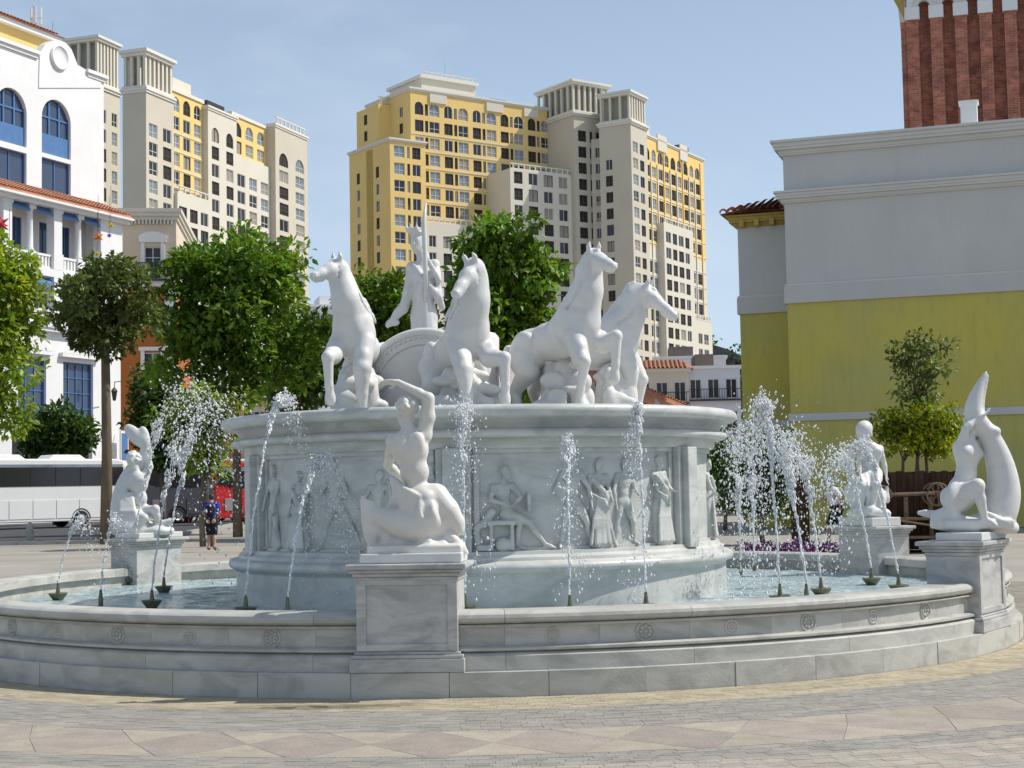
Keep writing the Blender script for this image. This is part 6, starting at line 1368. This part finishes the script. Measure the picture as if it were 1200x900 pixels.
# ------------------------------------------------------------------ coaches
def coach(P, yaw, label, paint, Lc=11.8, Hc=3.75, Wc=2.5, front_left=True, group='coaches parked along the street'):
    o = empty('coach', (P[0], P[1], 0), yaw, label, 'coach', group); x0, x1 = 0, Lc
    prof = [(0.12, .35), (0.0, 1.2), (.05, Hc-.55), (.35, Hc-.08), (.8, Hc), (Lc-.7, Hc), (Lc-.25, Hc-.1), (Lc-.05, Hc-.5), (Lc, 1.2), (Lc-.1, .35)]
    b = MB(); n = len(prof); sec = [(-.0, 1.0), (.10, .985)]
    b.prism(prof, .02, Wc-.02); b.build('body', paint, o, smooth=True, angle=35, bevel=.06)
    zw0, zw1 = Hc-1.55, Hc-.48
    for sd_, y in ((0, -.004), (1, Wc-.016)):
        b = MB().prism([(.15, zw0+.25), (1.6, zw0-.02), (Lc-.25, zw0), (Lc-.25, zw1), (.15, zw1)], y, y+.02); b.build('side_glass', M['glass_dark'], o)
        for i in range(7): x = .9+i*(Lc-1.6)/6.5; MB().box(x-.03, x+.03, y-.008, y+.028, zw0+.02, zw1-.02).build('pillar', M['rubber'], o)
        MB().box(.2, Lc-.3, y-.003, y+.018, zw1+.002, zw1+.17).build('upper_glass', M['glass_light'], o)
        for i in range(5): x = 2.9+i*1.45; MB().box(x, x+1.38, y-.004, y+.018, .55, 1.6).build('locker_door', paint, o)
        MB().box(.6, 1.5, y-.006, y+.02, .8, 1.5).build('engine_grille', M['steel'], o)
    MB().prism([(-.02, 1.4), (-.03, Hc-.8), (.05, Hc-.6), (.09, Hc-.6), (.04, 1.4)], .2, Wc-.2).build('windscreen', M['glass_dark'], o)
    MB().prism([(Lc-.1, 1.7), (Lc-.15, Hc-.7), (Lc-.05, Hc-.7), (Lc+.015, 1.7)], .25, Wc-.25).build('rear_window', M['glass_dark'], o)
    for x in (2.3, Lc-3.0):
        for y, dy in ((-.03, 1), (Wc+.03, -1)):
            w_ = MB(); w_.lathe([(.30, 0), (.44, .0), (.49, .04), (.49, .24), (.44, .28), (0, .28)], 28); w_.xf(Matrix.Rotation(R(90 if dy < 0 else -90), 4, 'X')); tw = w_.build('wheel', M['rubber'], o, (x, y, .49), smooth=True, angle=40)
            rm = MB().lathe([(0, -.02), (.10, -.03), (.12, .03), (.22, .06), (.27, .02), (.30, -.01)], 24); rm.xf(Matrix.Rotation(R(90 if dy < 0 else -90), 4, 'X')); rm.build('rim', M['steel'], tw, smooth=True, angle=40)
            ar = MB(); ar.tube([(.58*math.cos(t), 0, .58*math.sin(t)) for t in np.linspace(0, math.pi, 14)], .03, 5); ar.build('wheel_arch', M['rubber'], o, (x, -.01 if dy > 0 else Wc+.01, .49))
    for x in (3.2, 7.0): MB().prism([(x, Hc), (x+.3, Hc+.26), (x+2.0, Hc+.26), (x+2.4, Hc)], .5, Wc-.5).build('roof_pod', paint, o, bevel=.03)
    for y in (.35, Wc-.35): MB().sphere((.0, y, .85), .14, nu=8, nv=5, sc=(.4, 1.3, 1)).build('headlight', M['glass_light'], o)
    for y, sg in ((.0, -1), (Wc, 1)): MB().tube([(.1, y, Hc-.25), (-.35, y+sg*.15, Hc-.35), (-.4, y+sg*.2, Hc-.75)], .05, 6).build('mirror', M['rubber'], o)
    return o
q0, q1 = at(149, 600, 93), at(-40, 600, 86); d = Vector((q1.x-q0.x, q1.y-q0.y, 0)); ya = math.atan2(-d.y, -d.x)
coach((q0.x-11.8*math.cos(ya), q0.y-11.8*math.sin(ya)), ya, 'white coach with a long dark window band parked at the left edge', M['buswhite'], 11.8, 3.95)
M['busdark'] = mat('dark_coach_paint', (.07, .075, .09), .3, .5)
q2 = at(168, 600, 96); c2 = coach((q2.x, q2.y), R(38), 'dark coach with a white roof behind the figure hugging a fish', M['busdark'], 9.4, 3.8); MB().box(.3, 9.1, .1, 2.4, 3.805, 3.98).build('roof', M['buswhite'], c2, bevel=.04)
q3 = at(252, 600, 90); coach((q3.x, q3.y), R(28), 'red coach partly hidden behind the drum left side', M['busred'], 9, 3.6)
# leaning red boards and bollard
q = on_z(212, 612); bd = empty('red_board', (q.x, q.y, 0), R(10), 'red display board leaning beside the slim trunks', 'board'); b = MB().box(-.6, .6, -.03, .03, 0, 1.7).xf(Matrix.Rotation(R(24), 4, 'Y') @ Matrix.Rotation(R(-12), 4, 'X')); b.build('panel', M['busred'], bd); MB().tube([(.5, .0, 0), (.5, .5, 1.5)], .03, 6).build('strut', M['buswhite'], bd); MB().box(.75, .9, -.03, .03, 0, 1.5).xf(Matrix.Rotation(R(24), 4, 'Y')).build('edge', M['buswhite'], bd)
q = on_z(35, 637); tag(MB().lathe([(0, 0), (.17, 0), (.17, .06), (.145, .08), (.145, .62), (.13, .72), (.08, .79), (0, .81)], 18, o=(0, 0, 0)).build('bollard', M['kerb'], None, (q.x, q.y, 0), smooth=True, angle=50), 'grey stone bollard standing at the street edge before the white coach', 'bollard')
# ------------------------------------------------------------------ people
def person(P, rz, label, J, clothes, face, hair='cap'):
    S = Sculpt((-.75, -.6, -.03), (.75, .6, 1.85), .018); human(S, J, 1.0, .035, False, hair, face, seed=3)
    o = link('person', S.mesh('person', [M['skin']], 1)); o.location = P; o.rotation_euler = (0, 0, rz); tag(o, label, 'person')
    for nm, m, fn in clothes:
        S = Sculpt((-.75, -.6, -.03), (.75, .6, 1.9), .018); fn(S, {a: np.array(b, float) for a, b in J.items()}); link(nm, S.mesh(nm, [m], 1), o)
    return o
JW = dict(pelvis=(0, 0, .93), waist=(0, .0, 1.08), chest=(0, -.01, 1.28), neck=(0, -.0, 1.47), head=(0, .04, 1.61), shL=(-.18, 0, 1.41), shR=(.18, 0, 1.41), elL=(-.25, .02, 1.16), elR=(.25, .02, 1.16), wrL=(-.17, .20, 1.06), wrR=(.17, .20, 1.06),
          hipL=(-.09, 0, .90), hipR=(.09, 0, .90), knL=(-.09, .06, .49), knR=(.10, -.03, .49), anL=(-.09, .0, .09), anR=(.11, -.13, .12), toL=(-.10, .15, .04), toR=(.12, .0, .03))
def shirt(S, J, k=.03):
    S.ell(J['chest'], (.19, .14, .20), None, k); S.ell(J['waist'], (.165, .13, .17), None, k); S.cap(J['shL'], J['shR'], .075, .075, k)
    for q in 'LR': S.chain([J['sh'+q], J['sh'+q]*.35+J['el'+q]*.65], [.078, .07], k)
def shorts(S, J, k=.03):
    S.ell(J['pelvis'], (.185, .145, .14), None, k)
    for q in 'LR': S.chain([J['hip'+q], J['hip'+q]*.12+J['kn'+q]*.88], [.115, .095], k)
def pack(S, J): S.ell(J['chest']+(0, -.17, -.06), (.15, .09, .22), None, .03); S.ell(J['chest']+(0, -.24, -.14), (.11, .05, .10), None, .03)
def shoes(S, J):
    for q in 'LR': S.chain([J['an'+q]+(0, 0, -.03), J['to'+q]], [.055, .045], .02)
def hairf(S, J): S.ell(J['head']+(0, -.015, .035), (.094, .11, .105), None, .02)
q = on_z(248, 646); person((q.x, q.y, .035), 0, 'person walking away in a blue shirt and dark shorts with a dark backpack', JW, [('shirt', M['cloth_blue'], shirt), ('shorts', M['cloth_dark'], shorts), ('backpack', M['cloth_dark'], pack), ('shoes', M['cloth_khaki'], shoes), ('hair', M['hair'], hairf)], (0, 1, -.1))
JP = dict(pelvis=(0, 0, .93), waist=(-.03, 0, 1.08), chest=(-.08, 0, 1.27), neck=(-.14, 0, 1.45), head=(-.20, 0, 1.58), shL=(-.10, .18, 1.39), shR=(-.10, -.18, 1.39), elL=(-.15, .24, 1.14), elR=(.06, -.26, 1.2), wrL=(-.35, .2, 1.15), wrR=(.02, -.24, .96),
          hipL=(0, .09, .90), hipR=(0, -.09, .90), knL=(-.2, .09, .52), knR=(.03, -.1, .48), anL=(-.22, .09, .12), anR=(.18, -.1, .15), toL=(-.37, .09, .04), toR=(.06, -.1, .05))
def capf(S, J): S.ell(J['head']+(.0, 0, .06), (.115, .10, .085), None, .02); S.ell(J['head']+(-.11, 0, .055), (.09, .07, .02), None, .02)
q = at(981, 600, 39.5); person((q.x, q.y, .19), R(0), 'person in white T-shirt, dark shorts and blue cap bending forward behind the spray', JP, [('shirt', M['cloth_white'], shirt), ('shorts', M['cloth_dark'], shorts), ('cap', M['cap_blue'], capf), ('shoes', M['cloth_dark'], shoes)], (-1, -.1, -.2))
# ------------------------------------------------------------------ hanging star ornaments
def star(px, py, Yd, r, m, label, spikes=12):
    q = at(px, py, Yd); o = empty('star_ornament', q, 0, label, 'ornament', 'star ornaments before the white building'); b = MB(); g_ = (1+5**.5)/2
    dirs = [Vector(v).normalized() for v in [(0, a, c*g_) for a in (-1, 1) for c in (-1, 1)]+[(a, c*g_, 0) for a in (-1, 1) for c in (-1, 1)]+[(a*g_, 0, c) for a in (-1, 1) for c in (-1, 1)]]
    b.sphere((0, 0, 0), r*.38, nu=10, nv=6)
    for d_ in dirs:
        u = d_.orthogonal().normalized(); v = d_.cross(u); base = [d_*r*.25+(u*math.cos(t)+v*math.sin(t))*r*.24 for t in np.linspace(0, 2*math.pi, 5)[:-1]]
        b.add(base+[d_*r], [(0, 1, 4), (1, 2, 4), (2, 3, 4), (3, 0, 4)])
    b.build('star', m, o); MB().tube([(0, 0, r*.3), (0, 0, r*.3+2.2)], .012, 5).build('wire', M['iron'], o)
SC = {n: mat('ornament_'+n, c, .35, .5) for n, c in (('red', (.55, .02, .03)), ('purple', (.18, .02, .40)), ('orange', (.75, .20, .02)), ('yellow', (.80, .52, .03)))}
star(-1, 263, 80, .62, SC['red'], 'red spiky star ornament hanging at the left edge'); star(11, 298, 78, .36, SC['purple'], 'purple spiky star ornament low above the left edge tree')
star(115, 278, 84, .34, SC['orange'], 'orange spiky star ornament above the olive crown'); star(130, 264, 88, .24, SC['yellow'], 'small yellow star ornament right of the orange one'); star(114, 297, 84, .20, SC['yellow'], 'small yellow star ornament under the orange one'); star(128, 276, 88, .18, SC['purple'], 'small purple star ornament by the white building corner')

# ------------------------------------------------------------------ fountain nozzles and water jets
def nozzle(P, label, bowl=True):
    o = empty('fountain_nozzle', P, 0, label, 'nozzle', 'bronze nozzles in the basin')
    if bowl: MB().lathe([(0, -.07), (.06, -.06), (.13, .02), (.15, .05), (.14, .055), (.07, .02), (0, .01)], 16).build('bowl', M['bronze'], o, smooth=True, angle=50)
    MB().lathe([(.035, -.3), (.035, .06), (.026, .12), (.018, .19), (0, .19)], 10).build('pipe', M['bronze'], o, smooth=True, angle=50)
    o.scale = (.82, .82, .9)
    return o
ico = []
for v in [(0, 0, 1), (.9, 0, -.3), (-.45, .78, -.3), (-.45, -.78, -.3)]: ico.append(v)
def jet(P, Q, apex, label, n=420, spread=.10, stream=.45, seed=1, thick=.020, big=.020, t0=0.0):
    """droplets thrown along a parabola from P (nozzle) towards Q, breaking up after the solid stream"""
    g = np.random.default_rng(seed); P = np.array(P); Q = np.array(Q); H = apex-P[2]; drop = apex-Q[2]
    T1 = math.sqrt(H); T2 = math.sqrt(max(drop, 0)); T = T1+T2; b = MB()
    def pos(t): tau = t*T; return np.array((P[0]+(Q[0]-P[0])*t, P[1]+(Q[1]-P[1])*t, apex-(tau-T1)**2))
    n = int(n*5.2); ts = np.concatenate([g.uniform(.0, stream, int(n*.45)), g.uniform(stream*.5, 1, n-int(n*.45))]); clump = g.normal(0, 1, (40, 3)); ts = np.sort(ts)
    octa = [(1, 0, 0), (0, 1, 0), (-1, 0, 0), (0, -1, 0), (0, 0, 1), (0, 0, -1)]; of = [(0, 1, 4), (1, 2, 4), (2, 3, 4), (3, 0, 4), (1, 0, 5), (2, 1, 5), (3, 2, 5), (0, 3, 5)]
    db = MB()
    for t in ts:
        c = pos(t); sp = .006+spread*max(0, t-stream*.35)**1.25*1.6; c = c+(g.normal(0, .75, 3)+clump[int(t*39.9)]*.5)*sp*np.array((1, 1, 1.1))
        r = (g.uniform(.0, 1)**3*big*.52+.0026)*(1 if t > stream*.5 else .8); v = pos(min(1, t+.01))-pos(t); v /= max(np.linalg.norm(v), 1e-6); st_ = 1+2.6*max(0, 1-t/stream)+g.uniform(0, 1.6)
        if c[2] < .47: continue
        db.add([tuple(c+np.array(o_)*r+v*np.dot(o_, v)*r*(st_-1)) for o_ in octa], of)
    k_ = 26; pts = []; rads = []
    for i in range(k_): t = stream*.72*i/(k_-1); p = pos(t)+g.normal(0, .006+.012*i/k_, 3); pts.append(tuple(p)); rads.append(max(.003, thick*(.26+g.uniform(-.1, .2))*(1-.75*i/k_)))
    b.tube(pts, rads, 6)
    o = link('water_jet', b.mesh('water_jet', [M['jet']], True)); tag(link('droplets', db.mesh('droplets', [M['jet']], True), o), kind='stuff'); return tag(o, label, 'water jet', 'water jets playing onto the drum')
def jet_px(px, py, apx, apy, label, f=.62, n=420, spread=.1, stream=.4, seed=1, bowl=True, zw=.46, endr=3.3, big=.02, nlabel=None, thick=.02):
    P = on_z(px, py, zw+.12); c = Vector((FC.x-P.x, FC.y-P.y, 0)); dist = c.length
    # aim: horizontal direction so that the top of the arc passes the seen column, travelling towards the drum
    best = None
    for fr_ in np.linspace(.1, .9, 33):
        for ang in np.linspace(-1.2, 1.2, 49):
            dv = Vector((c.x*math.cos(ang)-c.y*math.sin(ang), c.x*math.sin(ang)+c.y*math.cos(ang), 0)).normalized()*(dist-endr)*fr_
            A_ = P+dv; r = ray(apx, apy); Yp = A_.y; xx = r.x/r.y*Yp
            e = abs(xx-A_.x)+.04*abs(ang)+.02*abs(fr_-.55)
            if best is None or e < best[0]: best = (e, A_)
    A_ = best[1]; r = ray(apx, apy); apex = EYE+r.z*(A_.y/r.y)
    d_ = A_-P; Q = P+d_*(1/f); Q.z = .5
    T1 = math.sqrt(max(.05, apex-P.z)); T2 = math.sqrt(max(.05, apex-.5)); f2 = T1/(T1+T2); Q = P+d_/f2; Q.z = .5
    nozzle((P.x, P.y, zw+.04), nlabel or 'nozzle', bowl)
    jet((P.x, P.y, P.z+.1), tuple(Q), apex, label, n, spread, stream, seed, thick, big)
JT = [(68, 692, 95, 612, 'low thin jet nearest the left edge', 150, .10, .5, .015, 'nozzle with a wide bowl nearest the left edge of the basin'),
      (118, 700, 134, 608, 'thin jet rising just left of the pedestal with the fish hugger', 150, .09, .5, .015, 'nozzle left of the pedestal with the fish hugger'),
      (152, 676, 215, 458, 'tall jet arching over the left pedestal, left one of the pair', 420, .30, .30, .026, 'nozzle close against the left pedestal'),
      (192, 684, 252, 470, 'tall jet arching over the walking person', 440, .32, .30, .026, 'nozzle right of the left pedestal, farther one'),
      (178, 700, 225, 492, 'lower arching jet before the dark windowed coach', 300, .32, .32, .022, 'nozzle right of the left pedestal, nearer one'),
      (288, 708, 333, 468, 'tall jet up the left end of the drum past its rim', 560, .10, .55, .02, 'nozzle at the foot of the drum left end'),
      (337, 710, 378, 540, 'jet before the striding relief figures on the left panel', 560, .14, .5, .02, 'nozzle before the left relief panel'),
      (545, 706, 530, 478, 'jet rising behind the woman statue up to the drum rim', 620, .14, .35, .018, 'nozzle hidden behind the front pedestal'),
      (668, 708, 664, 516, 'jet bursting before the nude standing relief figure', 420, .10, .5, .018, 'nozzle before the standing relief figures'),
      (757, 704, 746, 478, 'tall thin jet before the robed relief figures near the right pilaster', 420, .09, .55, .017, 'nozzle with a flat bowl before the right pilaster'),
      (914, 694, 893, 468, 'tall jet right of the drum with the highest arch', 560, .12, .4, .024, 'nozzle with a wide bowl right of the drum'),
      (945, 694, 905, 512, 'dense jet right of the drum before the dark shrub', 640, .32, .35, .022, 'nozzle right of the wide bowl nozzle'),
      (962, 686, 930, 520, 'spreading jet in the dense spray before the plank planter', 520, .32, .35, .02, 'nozzle behind the two right of the drum'),
      (1021, 674, 985, 535, 'jet leaning left across the pedestal under the seated child', 460, .2, .5, .022, 'nozzle before the pedestal under the seated child'),
      (1053, 682, 1004, 522, 'jet leaning left from the nozzle nearest the right edge', 460, .2, .55, .022, 'nozzle with a bowl nearest the right pedestal')]
for i, (px, py, ax, ay, lab, n, sp, stm, big, nl) in enumerate(JT): jet_px(px, py, ax, ay, lab, thick=.010 if i in (2, 3, 4) else .017, n=n, spread=sp, stream=stm, seed=i+5, big=big, nlabel=nl, bowl=i not in (1, 6, 8, 11))
for i, (px, py, ax, ay, n, lab) in enumerate(((868, 664, 862, 512, 700, 'veil of spray against the right end of the drum'), (884, 660, 880, 505, 700, 'far jet of the dense spray right of the drum'))):
    jet_px(px, py, ax, ay, lab, n=n, spread=.3, stream=.2, seed=70+i, big=.022, bowl=False, nlabel=('nozzle lost in the spray against the drum', 'nozzle lost in the spray right of the drum')[i])
